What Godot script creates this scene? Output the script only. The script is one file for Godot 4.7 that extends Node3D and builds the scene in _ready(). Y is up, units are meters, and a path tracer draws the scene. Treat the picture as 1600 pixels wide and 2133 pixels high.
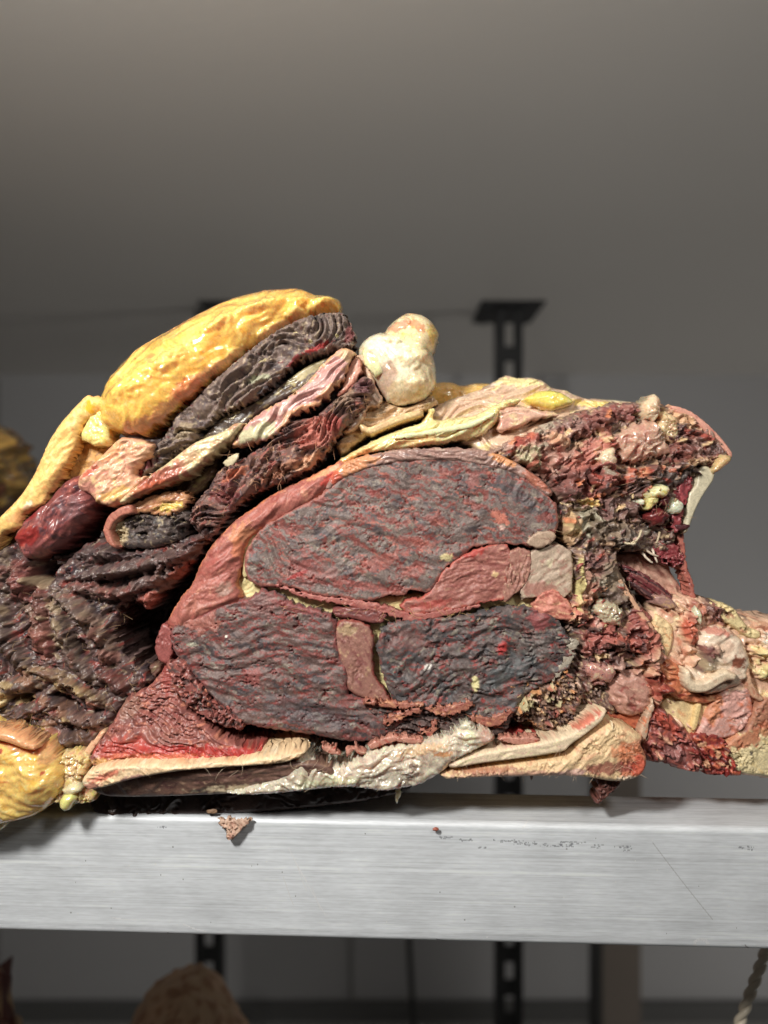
extends Node3D
# A dry-aged rib section of beef lying on an aluminium rack rail in a cold room.

const CAMERA_HEIGHT := 1.40
const FOCAL := 1556.0          # focal length in photograph pixels
const FACE := 0.42             # metres from the lens to the cut face of the beef
const ROOM_CEILING := 1.78
const WALL_Z := -2.07

var noise_a: FastNoiseLite
var noise_b: FastNoiseLite
var noise_cell: FastNoiseLite
var noise_fine: FastNoiseLite
var mats := {}
var tex := {}
var beef: Node3D
var beef_at := Vector3.ZERO
var relief: PackedFloat32Array   # front height of the beef over its face, for placing shreds
var rng := RandomNumberGenerator.new()
var used := {}

func _ready() -> void:
	rng.seed = 7
	make_noise()
	camera_and_light()
	make_materials()
	build_room()
	build_rack()
	build_beef()
	build_neighbours()
	build_small_things()

# ------------------------------------------------------------------ camera, light
func camera_and_light() -> void:
	var cam := Camera3D.new()
	cam.name = "camera"
	add_child(cam)
	cam.position = Vector3(0, CAMERA_HEIGHT, 0)
	var at := CameraAttributesPhysical.new()
	at.frustum_focal_length = 25.53
	at.frustum_focus_distance = 0.415
	at.exposure_aperture = 3.4
	cam.attributes = at
	cam.fov = 68.86
	cam.near = 0.02
	cam.far = 30.0
	cam.current = true
	var we := WorldEnvironment.new()
	we.name = "environment"
	var e := Environment.new()
	e.background_mode = Environment.BG_COLOR
	e.background_color = Color(0, 0, 0)
	e.tonemap_mode = Environment.TONE_MAPPER_LINEAR
	e.tonemap_exposure = 1.0
	e.sdfgi_enabled = true
	e.ssao_enabled = true
	e.ssil_enabled = true
	we.environment = e
	add_child(we)
	lamp_panel(Vector3(-0.25, CAMERA_HEIGHT + 0.26, 0.02), Vector3(-0.02, CAMERA_HEIGHT - 0.02, -0.46), 0.08, 0.44, "square white work lamp beside the camera, towards the left wall")
	lamp_panel(Vector3(0.22, CAMERA_HEIGHT + 0.26, 0.04), Vector3(0.05, CAMERA_HEIGHT - 0.02, -0.46), 0.08, 0.07, "square white work lamp beside the camera, towards the right wall")
	lamp_panel(Vector3(1.75, 0.50, -1.0), Vector3(0.2, 0.25, -2.0), 0.50, 0.15, "large square wall lamp on the right, lighting the back wall")

func lamp_panel(at: Vector3, aim: Vector3, size: float, power: float, label: String) -> void:
	var root := thing("lamp_panel", at, label, "lamp", "work lamps above the rack")
	root.look_at_from_position(at, aim, Vector3.UP if absf((aim - at).normalized().y) < 0.95 else Vector3.BACK)
	var housing := MeshInstance3D.new()
	housing.name = "housing"
	var b := BoxMesh.new()
	b.size = Vector3(size + 0.02, size + 0.02, 0.03)
	housing.mesh = b
	housing.position = Vector3(0, 0, 0.02)
	housing.material_override = plain(Color(0.6, 0.6, 0.6), 0.5, 0.0)
	root.add_child(housing)
	var arm := MeshInstance3D.new()
	arm.name = "bracket"
	var c := BoxMesh.new()
	c.size = Vector3(0.02, 0.16, 0.006)
	arm.mesh = c
	arm.position = Vector3(0, 0.08, 0.042)
	arm.material_override = plain(Color(0.25, 0.25, 0.25), 0.5, 0.5)
	root.add_child(arm)
	var face := MeshInstance3D.new()
	face.name = "diffuser"
	var q := BoxMesh.new()
	q.size = Vector3(size, size, 0.004)
	face.mesh = q
	face.position = Vector3(0, 0, 0.001)
	var m := StandardMaterial3D.new()
	m.albedo_color = Color(0.9, 0.9, 0.9)
	m.emission_enabled = true
	m.emission = Color(1.0, 0.98, 0.95)
	m.emission_energy_multiplier = 2.0
	face.material_override = m
	root.add_child(face)
	var li := AreaLight3D.new()
	li.name = "light"
	li.area_size = Vector2(size, size)
	li.light_energy = power
	li.light_color = Color(1.0, 0.985, 0.955)
	li.shadow_enabled = true
	li.area_range = 8.0
	li.position = Vector3(0, 0, -0.004)
	root.add_child(li)

# ------------------------------------------------------------------ helpers
func make_noise() -> void:
	noise_a = FastNoiseLite.new()
	noise_a.noise_type = FastNoiseLite.TYPE_SIMPLEX_SMOOTH
	noise_a.seed = 11
	noise_a.frequency = 1.0
	noise_a.fractal_type = FastNoiseLite.FRACTAL_FBM
	noise_a.fractal_octaves = 3
	noise_b = noise_a.duplicate()
	noise_b.seed = 52
	noise_b.fractal_octaves = 2
	noise_cell = FastNoiseLite.new()
	noise_cell.noise_type = FastNoiseLite.TYPE_CELLULAR
	noise_cell.seed = 5
	noise_cell.frequency = 1.0
	noise_cell.fractal_type = FastNoiseLite.FRACTAL_NONE
	noise_cell.cellular_return_type = FastNoiseLite.RETURN_DISTANCE
	noise_fine = FastNoiseLite.new()
	noise_fine.noise_type = FastNoiseLite.TYPE_SIMPLEX
	noise_fine.seed = 91
	noise_fine.frequency = 1.0
	noise_fine.fractal_type = FastNoiseLite.FRACTAL_FBM
	noise_fine.fractal_octaves = 2

func S(r: float, g: float, b: float) -> Color:
	# a colour as seen in an sRGB picture, 0 to 255, as linear values
	return Color(r / 255.0, g / 255.0, b / 255.0).srgb_to_linear()

func at(px: float, py: float, h: float) -> Vector3:
	var d := FACE - h
	return Vector3((px - 800.0) / FOCAL * d, CAMERA_HEIGHT - (py - 1066.5) / FOCAL * d, -d)

func at_depth(px: float, py: float, d: float) -> Vector3:
	return Vector3((px - 800.0) / FOCAL * d, CAMERA_HEIGHT - (py - 1066.5) / FOCAL * d, -d)

func plain(c: Color, rough: float, metal: float) -> StandardMaterial3D:
	var m := StandardMaterial3D.new()
	m.albedo_color = c.linear_to_srgb()
	m.roughness = rough
	m.metallic = metal
	return m

func numbered(called: String) -> String:
	if not used.has(called):
		used[called] = 0
		return called
	used[called] += 1
	return "%s_%03d" % [called, used[called]]

func thing(called: String, where: Vector3, label: String, category: String, group := "") -> Node3D:
	var o := Node3D.new()
	o.name = numbered(called)
	add_child(o)
	o.position = where
	o.set_meta("label", label)
	o.set_meta("category", category)
	if group != "":
		o.set_meta("group", group)
	return o

func part(parent: Node, called: String, mesh: Mesh, m: Material, where := Vector3.ZERO) -> MeshInstance3D:
	var o := MeshInstance3D.new()
	o.name = called
	o.mesh = mesh
	o.material_override = m
	o.position = where
	parent.add_child(o, true)
	return o

func structure(called: String, mesh: Mesh, m: Material, where := Vector3.ZERO) -> MeshInstance3D:
	var o := part(self, called, mesh, m, where)
	o.set_meta("kind", "structure")
	return o

func box(size: Vector3) -> BoxMesh:
	var b := BoxMesh.new()
	b.size = size
	return b

func noise_image(n: int, type: int, freq: float, oct: int, sd: int) -> Image:
	var f := FastNoiseLite.new()
	f.noise_type = type as FastNoiseLite.NoiseType
	f.frequency = freq
	f.seed = sd
	f.fractal_octaves = oct
	if oct < 2:
		f.fractal_type = FastNoiseLite.FRACTAL_NONE
	return f.get_seamless_image(n, n)

func bump_texture(im: Image, strength: float) -> ImageTexture:
	var c := im.duplicate() as Image
	c.convert(Image.FORMAT_RGBA8)
	c.bump_map_to_normal_map(strength)
	return ImageTexture.create_from_image(c)

func make_materials() -> void:
	tex.grain = bump_texture(noise_image(512, FastNoiseLite.TYPE_SIMPLEX, 0.045, 4, 3), 5.0)
	tex.pores = bump_texture(noise_image(512, FastNoiseLite.TYPE_SIMPLEX_SMOOTH, 0.03, 3, 8), 4.0)
	mats.crust = flesh(0.54, 0.5, tex.grain, 26.0, 0.40)
	mats.meat = flesh(0.38, 0.5, tex.grain, 26.0, 0.30)
	mats.muscle = flesh(0.5, 0.5, tex.grain, 26.0, 0.16)
	mats.skin = flesh(0.36, 0.5, tex.pores, 22.0, 0.15)
	mats.fat = flesh(0.22, 0.5, tex.pores, 30.0, 0.08)
	mats.drytat = flesh(0.5, 0.45, tex.pores, 22.0, 0.2)
	mats.bone = flesh(0.5, 0.5, tex.grain, 24.0, 0.2)
	mats.fat.clearcoat_enabled = true
	mats.fat.clearcoat = 0.9
	mats.fat.clearcoat_roughness = 0.07
	mats.skin.clearcoat_enabled = true
	mats.skin.clearcoat = 0.25
	mats.skin.clearcoat_roughness = 0.15
	mats.fat.subsurf_scatter_enabled = true
	mats.fat.subsurf_scatter_strength = 0.3
	mats.crust.rim_enabled = true
	mats.crust.rim = 0.2
	mats.crust.rim_tint = 0.3

func flesh(rough: float, spec: float, normal: Texture2D, scale: float, amount: float) -> StandardMaterial3D:
	var m := StandardMaterial3D.new()
	m.vertex_color_use_as_albedo = true
	m.albedo_color = Color.WHITE
	m.roughness = rough
	m.metallic_specular = spec
	m.normal_enabled = true
	m.normal_texture = normal
	m.normal_scale = amount
	m.uv1_triplanar = true
	m.uv1_world_triplanar = true
	m.uv1_scale = Vector3.ONE * scale
	return m

# outline helpers, all in photograph pixels on the face plane
func ell(x: float, y: float, rx: float, ry: float, deg := 0.0, wob := 0.12) -> Array:
	var out := []
	var a := deg_to_rad(deg)
	var n := 14
	for i in n:
		var t := TAU * i / n
		var k := 1.0 + wob * noise_a.get_noise_2d(x * 0.37 + cos(t) * 0.8, y * 0.37 + sin(t) * 0.8) * 2.0
		var u := cos(t) * rx * k
		var v := sin(t) * ry * k
		out.append_array([x + u * cos(a) - v * sin(a), y + u * sin(a) + v * cos(a)])
	return out

func band(p: Array, w: Array) -> Array:
	# outline of a strip that follows the points p with half widths w
	var n := p.size() / 2
	var left := []
	var right := []
	for i in n:
		var a := Vector2(p[maxi(i - 1, 0) * 2], p[maxi(i - 1, 0) * 2 + 1])
		var b := Vector2(p[mini(i + 1, n - 1) * 2], p[mini(i + 1, n - 1) * 2 + 1])
		var t := (b - a).normalized()
		var nn := Vector2(-t.y, t.x)
		var c := Vector2(p[i * 2], p[i * 2 + 1])
		var ww: float = w[mini(i, w.size() - 1)]
		if i == 0:
			c -= t * ww * 0.3
		if i == n - 1:
			c += t * ww * 0.3
		left.append(c + nn * ww)
		right.push_front(c - nn * ww)
	var out := []
	for v in left + right:
		out.append_array([v.x, v.y])
	return out

func smooth_outline(p: Array) -> PackedVector2Array:
	var n := p.size() / 2
	var out := PackedVector2Array()
	for i in n:
		var a := Vector2(p[((i - 1 + n) % n) * 2], p[((i - 1 + n) % n) * 2 + 1])
		var b := Vector2(p[i * 2], p[i * 2 + 1])
		var c := Vector2(p[((i + 1) % n) * 2], p[((i + 1) % n) * 2 + 1])
		var d := Vector2(p[((i + 2) % n) * 2], p[((i + 2) % n) * 2 + 1])
		var k := clampi(int(b.distance_to(c) / 14.0), 1, 4)
		for s in k:
			out.append(b.cubic_interpolate(c, a, d, float(s) / k))
	return out

func relief_at(px: float, py: float) -> float:
	var x := int(px / 4.0)
	var y := int(py / 4.0)
	if x < 0 or y < 0 or x >= 400 or y >= 534:
		return -1.0
	return relief[y * 400 + x]

# One piece of flesh, fat or bone: a closed body whose front follows an outline on a plane of its own,
# rounded over at the rim, folded and grained by noise, and extruded backwards.
# h edge height in cm, H bulge in cm, R width of the rounding in px, dep depth in cm
# folds [[mm, length px, width px, degrees, kind]], layers [[colour, length, width, degrees, low, high]],
# marks [[x, y, rx, ry, degrees, colour, strength]], rim [colour, width]
func piece(called: String, outline: Array, mat: String, base: Color, o: Dictionary, parent: Node = null) -> MeshInstance3D:
	var h: float = o.get("h", 0.0) * 0.01
	var bulge: float = o.get("H", 0.5) * 0.01
	var rr: float = o.get("R", 30.0) * (1.0 if mat == "fat" or o.has("ball") else 0.6)
	var dep: float = o.get("dep", 3.0) * 0.01
	var cell: float = o.get("cell", 2.4)
	var rag: float = o.get("rag", 2.5)
	var ragf: float = o.get("ragf", 14.0)
	var folds: Array = o.get("folds", [])
	var layers: Array = o.get("layers", [])
	var marks: Array = o.get("marks", [])
	var rim: Array = o.get("rim", [])
	var tx: float = o.get("tx", 0.0) * 0.01 / 100.0   # lean: cm per 100 px to the right
	var ty: float = o.get("ty", 0.0) * 0.01 / 100.0   # and downwards
	var mottle: float = o.get("mottle", 0.16)
	var crack: Array = o.get("crack", [])         # [length, width, degrees, mm, colour]
	var grow: float = o.get("grow", 0.0)
	var soft := o.has("soft")
	var rough_e := 0.32 if soft else 0.55
	var sx: float = o.get("seed", 0.0) * 13.7 + outline[0] * 0.013
	var poly := smooth_outline(outline)
	var lo := poly[0]
	var hi := poly[0]
	for p in poly:
		lo = lo.min(p)
		hi = hi.max(p)
	var mid := (lo + hi) * 0.5
	lo -= Vector2.ONE * cell * 4
	hi += Vector2.ONE * cell * 4
	var cs := cell * 3.0
	var cw := int((hi.x - lo.x) / cs) + 2
	var ch := int((hi.y - lo.y) / cs) + 2
	var coarse := PackedFloat32Array()
	coarse.resize(cw * ch)
	var np := poly.size()
	for j in ch:
		for i in cw:
			var q := Vector2(lo.x + i * cs, lo.y + j * cs)
			var best := 1e12
			var inside := false
			var a := poly[np - 1]
			for k in np:
				var b := poly[k]
				var ab := b - a
				var aq := q - a
				var t := clampf(aq.dot(ab) / maxf(ab.length_squared(), 1e-9), 0.0, 1.0)
				var dd := (aq - ab * t).length_squared()
				if dd < best:
					best = dd
				if (a.y > q.y) != (b.y > q.y) and q.x < a.x + (q.y - a.y) / (b.y - a.y) * ab.x:
					inside = not inside
				a = b
			coarse[j * cw + i] = sqrt(best) if inside else -sqrt(best)
	var w := (cw - 1) * 3
	var g := (ch - 1) * 3
	var sd := PackedFloat32Array()
	sd.resize((w + 1) * (g + 1))
	var even := PackedFloat32Array()
	even.resize((w + 1) * (g + 1))
	for j in g + 1:
		var cj := mini(j / 3, ch - 2)
		var fj := float(j - cj * 3) / 3.0
		for i in w + 1:
			var ci := mini(i / 3, cw - 2)
			var fi := float(i - ci * 3) / 3.0
			var k := cj * cw + ci
			var v := lerpf(lerpf(coarse[k], coarse[k + 1], fi), lerpf(coarse[k + cw], coarse[k + cw + 1], fi), fj)
			v += grow
			even[j * (w + 1) + i] = v
			if rag > 0.0 and absf(v) < rag * 3.0:
				v += rag * 2.5 * noise_a.get_noise_2d((lo.x + i * cell) / (ragf * 1.5) + sx, (lo.y + j * cell) / (ragf * 1.5))
			sd[j * (w + 1) + i] = v
	var index := PackedInt32Array()
	index.resize((w + 1) * (g + 1))
	index.fill(-1)
	var live := PackedByteArray()
	live.resize(w * g)
	for j in g:
		for i in w:
			var k := j * (w + 1) + i
			if sd[k] > 0.0 or sd[k + 1] > 0.0 or sd[k + w + 1] > 0.0 or sd[k + w + 2] > 0.0:
				live[j * w + i] = 1
				index[k] = 0
				index[k + 1] = 0
				index[k + w + 1] = 0
				index[k + w + 2] = 0
	var dist := FACE - h
	var mm := dist / FOCAL
	var verts := PackedVector3Array()
	var cols := PackedColorArray()
	var fcount := folds.size()
	var lcount := layers.size()
	for j in g + 1:
		for i in w + 1:
			var k := j * (w + 1) + i
			if index[k] < 0:
				continue
			var x := lo.x + i * cell
			var y := lo.y + j * cell
			var d := sd[k]
			if d < 0.0:
				# pull the outside corner in onto the outline
				var gx := sd[mini(k + 1, sd.size() - 1)] - sd[maxi(k - 1, 0)]
				var gy := sd[mini(k + w + 1, sd.size() - 1)] - sd[maxi(k - w - 1, 0)]
				var gl := sqrt(gx * gx + gy * gy)
				if gl > 1e-4:
					x -= gx / gl * d
					y -= gy / gl * d
				d = 0.0
			var t := 1.0 - clampf((even[k] + rag * 0.7) / rr, 0.0, 1.0)
			var z := bulge * sqrt(maxf(0.0, 1.0 - t * t)) + (x - mid.x) * tx + (y - mid.y) * ty
			var edge := clampf(d / 9.0, 0.0, 1.0)
			var swing := 0.45 * noise_b.get_noise_2d(x / 210.0 + sx, y / 210.0 - 8.0)
			var patch := clampf(0.75 + 2.0 * noise_b.get_noise_2d(x / 75.0 - sx, y / 75.0 + 4.0), 0.08, 1.7)
			for f in fcount:
				var fo: Array = folds[f]
				var ca := cos(deg_to_rad(fo[3]) + swing)
				var sa := sin(deg_to_rad(fo[3]) + swing)
				var warp: float = fo[2] * (0.3 if fo[4] == 0 else 0.9)
				var wx: float = x - mid.x + noise_b.get_noise_2d(x / (fo[1] * 1.3) + 7.1, y / (fo[1] * 1.3) + sx) * warp
				var wy: float = y - mid.y + noise_b.get_noise_2d(x / (fo[1] * 1.3) + 31.7, y / (fo[1] * 1.3) - sx) * warp
				var u: float = (wx * ca + wy * sa) / fo[1]
				var v: float = (-wx * sa + wy * ca) / fo[2]
				var n := 0.0
				match fo[4]:
					0: n = noise_a.get_noise_2d(u + sx, v)
					1: n = 0.6 - 2.0 * absf(noise_b.get_noise_2d(u + sx, v))
					2: n = 2.4 * absf(noise_b.get_noise_2d(u + sx, v)) - 0.7
					3: n = -noise_cell.get_noise_2d(u + sx, v) - 0.5
				z += n * fo[0] * 0.001 * edge * (1.0 if fo[1] > 60.0 else patch)
			var c := base
			for l in lcount:
				var la: Array = layers[l]
				var ca := cos(deg_to_rad(la[3]))
				var sa := sin(deg_to_rad(la[3]))
				var wx: float = x + noise_b.get_noise_2d(x / 30.0 + l * 5.0, y / 30.0) * la[2] * 0.7
				var wy: float = y + noise_b.get_noise_2d(x / 30.0, y / 30.0 + l * 9.0) * la[2] * 0.7
				var n := noise_a.get_noise_2d((wx * ca + wy * sa) / la[1] + l * 17.3 + sx, (-wx * sa + wy * ca) / la[2] - l * 3.1)
				var k2 := smoothstep(la[4] * 1.7 + 0.03, la[5] * 1.7 + 0.03, n)
				if k2 > 0.0:
					c = c.lerp(la[0], k2)
			for ma in marks:
				var dx: float = x - ma[0]
				var dy: float = y - ma[1]
				var big: float = maxf(ma[2], ma[3]) * 1.7
				if absf(dx) > big or absf(dy) > big:
					continue
				var ca := cos(deg_to_rad(ma[4]))
				var sa := sin(deg_to_rad(ma[4]))
				var e := Vector2((dx * ca + dy * sa) / ma[2], (-dx * sa + dy * ca) / ma[3]).length()
				e += rough_e * noise_a.get_noise_2d(x / (ma[3] * 0.9 + 3.0) + sx, y / (ma[3] * 0.9 + 3.0))
				var k3: float = (1.0 - smoothstep(0.72, 1.0, e)) * ma[6]
				if k3 > 0.0:
					var mc: Color = ma[5]
					if ma.size() > 8:
						mc = mc.lerp(ma[8], smoothstep(-0.05, 0.35, noise_a.get_noise_2d(x / (ma[3] * 0.8 + 2.0) - sx, y / (ma[3] * 0.8 + 2.0) + 5.0)))
					c = c.lerp(mc, k3)
				if ma.size() > 7 and e < 1.0:
					var dome := maxf(0.0, 1.0 - e * e)
					z += ma[7] * 0.001 * (dome * (0.6 + 0.4 * dome) if soft else sqrt(dome)) * edge
			if crack.size() > 0:
				var ca := cos(deg_to_rad(crack[2]))
				var sa := sin(deg_to_rad(crack[2]))
				var wx: float = x + noise_b.get_noise_2d(x / 26.0 + 2.0, y / 26.0) * 9.0
				var wy: float = y + noise_b.get_noise_2d(x / 26.0, y / 26.0 + 6.0) * 9.0
				var n := absf(noise_b.get_noise_2d((wx * ca + wy * sa) / crack[0] + sx + 40.0, (-wx * sa + wy * ca) / crack[1]))
				var k4 := (1.0 - smoothstep(0.01, 0.06, n)) * smoothstep(0.02, 0.28, noise_a.get_noise_2d(x / 55.0 + 9.0, y / 55.0 - sx)) * edge
				if k4 > 0.0:
					z -= crack[3] * 0.001 * k4
					c = c.lerp(crack[4], k4 * 0.8)
			if rim.size() > 0 and d < rim[1] * 1.6:
				var rw: float = rim[1] * (1.0 + 0.9 * noise_a.get_noise_2d(x / 25.0 + 3.0, y / 25.0))
				c = c.lerp(rim[0], 1.0 - smoothstep(rw * 0.6, rw, d))
			var m := 1.0 + mottle * (noise_fine.get_noise_2d(x / 3.6 + sx, y / 3.6) * 1.5 + noise_a.get_noise_2d(x / 16.0 - sx, y / 16.0))
			var lum := c.r * 0.3 + c.g * 0.59 + c.b * 0.11
			c = c.lerp(Color(lum, lum, lum), 0.04)
			index[k] = verts.size()
			verts.append(Vector3((x - 800.0) * mm, CAMERA_HEIGHT - (y - 1066.5) * mm, z - dist) - beef_at)
			cols.append(Color(clampf(c.r * m, 0, 1), clampf(c.g * m, 0, 1), clampf(c.b * m, 0, 1)))
			if not o.has("flat"):
				var rx := int(x / 4.0)
				var ry := int(y / 4.0)
				if rx >= 0 and ry >= 0 and rx < 400 and ry < 534:
					relief[ry * 400 + rx] = maxf(relief[ry * 400 + rx], h + z)
	var steps := clampi(int(dep / 0.005), 2, 7)
	var taper: float = o.get("taper", 0.12)
	var tri := PackedInt32Array()
	var back := {}
	var centre := Vector3((mid.x - 800.0) * mm, CAMERA_HEIGHT - (mid.y - 1066.5) * mm, -dist - dep) - beef_at
	verts.append(centre)
	cols.append(base)
	var hub := verts.size() - 1
	for j in g:
		for i in w:
			if live[j * w + i] == 0:
				continue
			var k := j * (w + 1) + i
			var a := index[k]
			var b := index[k + 1]
			var c := index[k + w + 1]
			var d := index[k + w + 2]
			if (i + j) % 2 == 0:
				tri.append_array([a, b, d, a, d, c])
			else:
				tri.append_array([a, b, c, b, d, c])
			var rims := []
			if j == 0 or live[(j - 1) * w + i] == 0: rims.append([b, a])
			if j == g - 1 or live[(j + 1) * w + i] == 0: rims.append([c, d])
			if i == 0 or live[j * w + i - 1] == 0: rims.append([a, c])
			if i == w - 1 or live[j * w + i + 1] == 0: rims.append([d, b])
			for r in rims:
				for e in r:
					if back.has(e):
						continue
					back[e] = verts.size()
					var p0 := verts[e]
					var c0 := cols[e]
					var outw := Vector2(p0.x - centre.x, p0.y - centre.y).normalized()
					for q in steps:
						var t := float(q + 1) / steps
						var p := p0
						p.z -= dep * t
						var rr2 := noise_a.get_noise_3d(p.x * 260.0, p.y * 260.0, p.z * 260.0) * 0.0035 * minf(1.0, dep * t / 0.012)
						p.x = lerpf(p.x, centre.x, taper * t * t) + outw.x * rr2
						p.y = lerpf(p.y, centre.y, taper * t * t) + outw.y * rr2
						verts.append(p)
						var km := 1.0 + 0.5 * noise_a.get_noise_3d(p.x * 500.0, p.y * 500.0, p.z * 500.0)
						var cc := c0.lerp(base, minf(1.0, t * 2.0))
						cols.append(Color(cc.r * km, cc.g * km, cc.b * km))
				var a0: int = r[0]
				var b0: int = r[1]
				for q in steps:
					var a1: int = back[r[0]] + q
					var b1: int = back[r[1]] + q
					tri.append_array([a0, b0, b1, a0, b1, a1])
					a0 = a1
					b0 = b1
				tri.append_array([a0, b0, hub])
	var arr := []
	arr.resize(Mesh.ARRAY_MAX)
	arr[Mesh.ARRAY_VERTEX] = verts
	arr[Mesh.ARRAY_COLOR] = cols
	arr[Mesh.ARRAY_INDEX] = tri
	var am := ArrayMesh.new()
	am.add_surface_from_arrays(Mesh.PRIMITIVE_TRIANGLES, arr)
	var st := SurfaceTool.new()
	st.create_from(am, 0)
	st.generate_normals()
	var out := part(parent if parent else beef, called, st.commit(), mats[mat])
	return out

# strands: tubes in world space collected in one SurfaceTool
func strand(st: SurfaceTool, pts: Array, r0: float, r1: float, col: Color, sides := 6) -> void:
	var n := pts.size()
	var rings := []
	for i in n:
		var p: Vector3 = pts[i]
		var t: Vector3 = (pts[mini(i + 1, n - 1)] - pts[maxi(i - 1, 0)]).normalized()
		var u := t.cross(Vector3(0.3, 0.2, 1.0)).normalized()
		var v := t.cross(u)
		var r := lerpf(r0, r1, float(i) / maxf(1, n - 1))
		var ring := []
		for s in sides:
			var a := TAU * s / sides
			ring.append(p + (u * cos(a) + v * sin(a)) * r)
		rings.append(ring)
	st.set_color(col)
	for i in n - 1:
		for s in sides:
			var s2 := (s + 1) % sides
			for q in [rings[i][s], rings[i + 1][s], rings[i + 1][s2], rings[i][s], rings[i + 1][s2], rings[i][s2]]:
				st.add_vertex(q)
	for s in sides:
		var s2 := (s + 1) % sides
		for q in [rings[0][s], rings[0][s2], pts[0]]:
			st.add_vertex(q)
		for q in [rings[n - 1][s2], rings[n - 1][s], pts[n - 1]]:
			st.add_vertex(q)

func wavy(a: Vector3, b: Vector3, sag: Vector3, n := 8, wob := 0.0008) -> Array:
	var out := []
	for i in n + 1:
		var t := float(i) / n
		var p := a.lerp(b, t) + sag * 4.0 * t * (1.0 - t)
		p += Vector3(rng.randf_range(-1, 1), rng.randf_range(-1, 1), rng.randf_range(-1, 1)) * wob
		out.append(p)
	return out

func lump(st: SurfaceTool, c: Vector3, r: Vector3, turn: Basis, col: Color, rough := 0.35, rings := 6, sides := 9) -> void:
	var o := rng.randf() * 50.0
	var grid := []
	for i in rings + 1:
		var th := PI * i / rings
		var row := []
		for s in sides:
			var ph := TAU * s / sides
			var d := Vector3(sin(th) * cos(ph), cos(th), sin(th) * sin(ph))
			var k := 1.0 + rough * 1.6 * noise_a.get_noise_3d(d.x * 0.9 + o, d.y * 0.9, d.z * 0.9)
			row.append(c + turn * (d * k * r))
		grid.append(row)
	for i in rings:
		for s in sides:
			var s2 := (s + 1) % sides
			var k := 1.0 + rng.randf_range(-0.12, 0.12)
			st.set_color(Color(col.r * k, col.g * k, col.b * k))
			for q in [grid[i][s], grid[i][s2], grid[i + 1][s2], grid[i][s], grid[i + 1][s2], grid[i + 1][s]]:
				st.add_vertex(q)

func begin() -> SurfaceTool:
	var st := SurfaceTool.new()
	st.begin(Mesh.PRIMITIVE_TRIANGLES)
	st.set_smooth_group(0)
	return st

func finish(st: SurfaceTool, called: String, m: Material, parent: Node, kind := "") -> MeshInstance3D:
	st.index()
	st.generate_normals()
	var o := part(parent, called, st.commit(), m)
	if kind != "":
		o.set_meta("kind", kind)
	return o

# shreds: small torn bits lying on the surface inside an outline
func shreds(called: String, area: Array, count: int, size: Vector2, cols: Array, o := {}) -> void:
	var st := begin()
	var poly := smooth_outline(area)
	var lo := poly[0]
	var hi := poly[0]
	for p in poly:
		lo = lo.min(p)
		hi = hi.max(p)
	var made := 0
	var tries := 0
	var turn_deg: float = o.get("deg", 0.0)
	var spread: float = o.get("spread", 90.0)
	while made < count and tries < count * 12:
		tries += 1
		var q := Vector2(rng.randf_range(lo.x, hi.x), rng.randf_range(lo.y, hi.y))
		if not Geometry2D.is_point_in_polygon(q, poly):
			continue
		var hh := relief_at(q.x, q.y)
		if hh < -0.09:
			continue
		made += 1
		var s := rng.randf_range(size.x, size.y) * 0.00027
		var r := Vector3(s * rng.randf_range(0.9, 1.9), s * rng.randf_range(0.35, 0.7), s * rng.randf_range(0.4, 0.8))
		var b := Basis(Vector3(0, 0, 1), deg_to_rad(-turn_deg + rng.randf_range(-spread, spread))) * Basis(Vector3(0, 1, 0), rng.randf_range(-0.8, 0.8)) * Basis(Vector3(1, 0, 0), rng.randf_range(-0.7, 0.7))
		lump(st, at(q.x, q.y, hh + r.z * o.get("lift", -0.35)) - beef_at, r, b, cols[rng.randi() % cols.size()], o.get("rough", 0.5))
	finish(st, called, mats[o.get("mat", "meat")], beef, "stuff")

func hairs(called: String, area: Array, count: int, length: Vector2, col: Color, radius := 0.00009, dirdeg := 0.0, spread := 180.0) -> void:
	var st := begin()
	var poly := smooth_outline(area)
	var lo := poly[0]
	var hi := poly[0]
	for p in poly:
		lo = lo.min(p)
		hi = hi.max(p)
	var made := 0
	var tries := 0
	while made < count and tries < count * 12:
		tries += 1
		var q := Vector2(rng.randf_range(lo.x, hi.x), rng.randf_range(lo.y, hi.y))
		if not Geometry2D.is_point_in_polygon(q, poly):
			continue
		var hh := relief_at(q.x, q.y)
		if hh < -0.09:
			continue
		made += 1
		var a := deg_to_rad(-dirdeg + rng.randf_range(-spread, spread))
		var l := rng.randf_range(length.x, length.y) * 0.00027
		var p0 := at(q.x, q.y, hh - 0.0005) - beef_at
		var p1 := p0 + Vector3(cos(a), sin(a), rng.randf_range(0.1, 0.8)) * l
		strand(st, wavy(p0, p1, Vector3(rng.randf_range(-1, 1), rng.randf_range(-1, 1), rng.randf_range(0, 1)) * l * 0.2, 5, l * 0.02), radius, radius * 0.6, col, 4)
	finish(st, called, mats.drytat, beef, "stuff")

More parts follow.
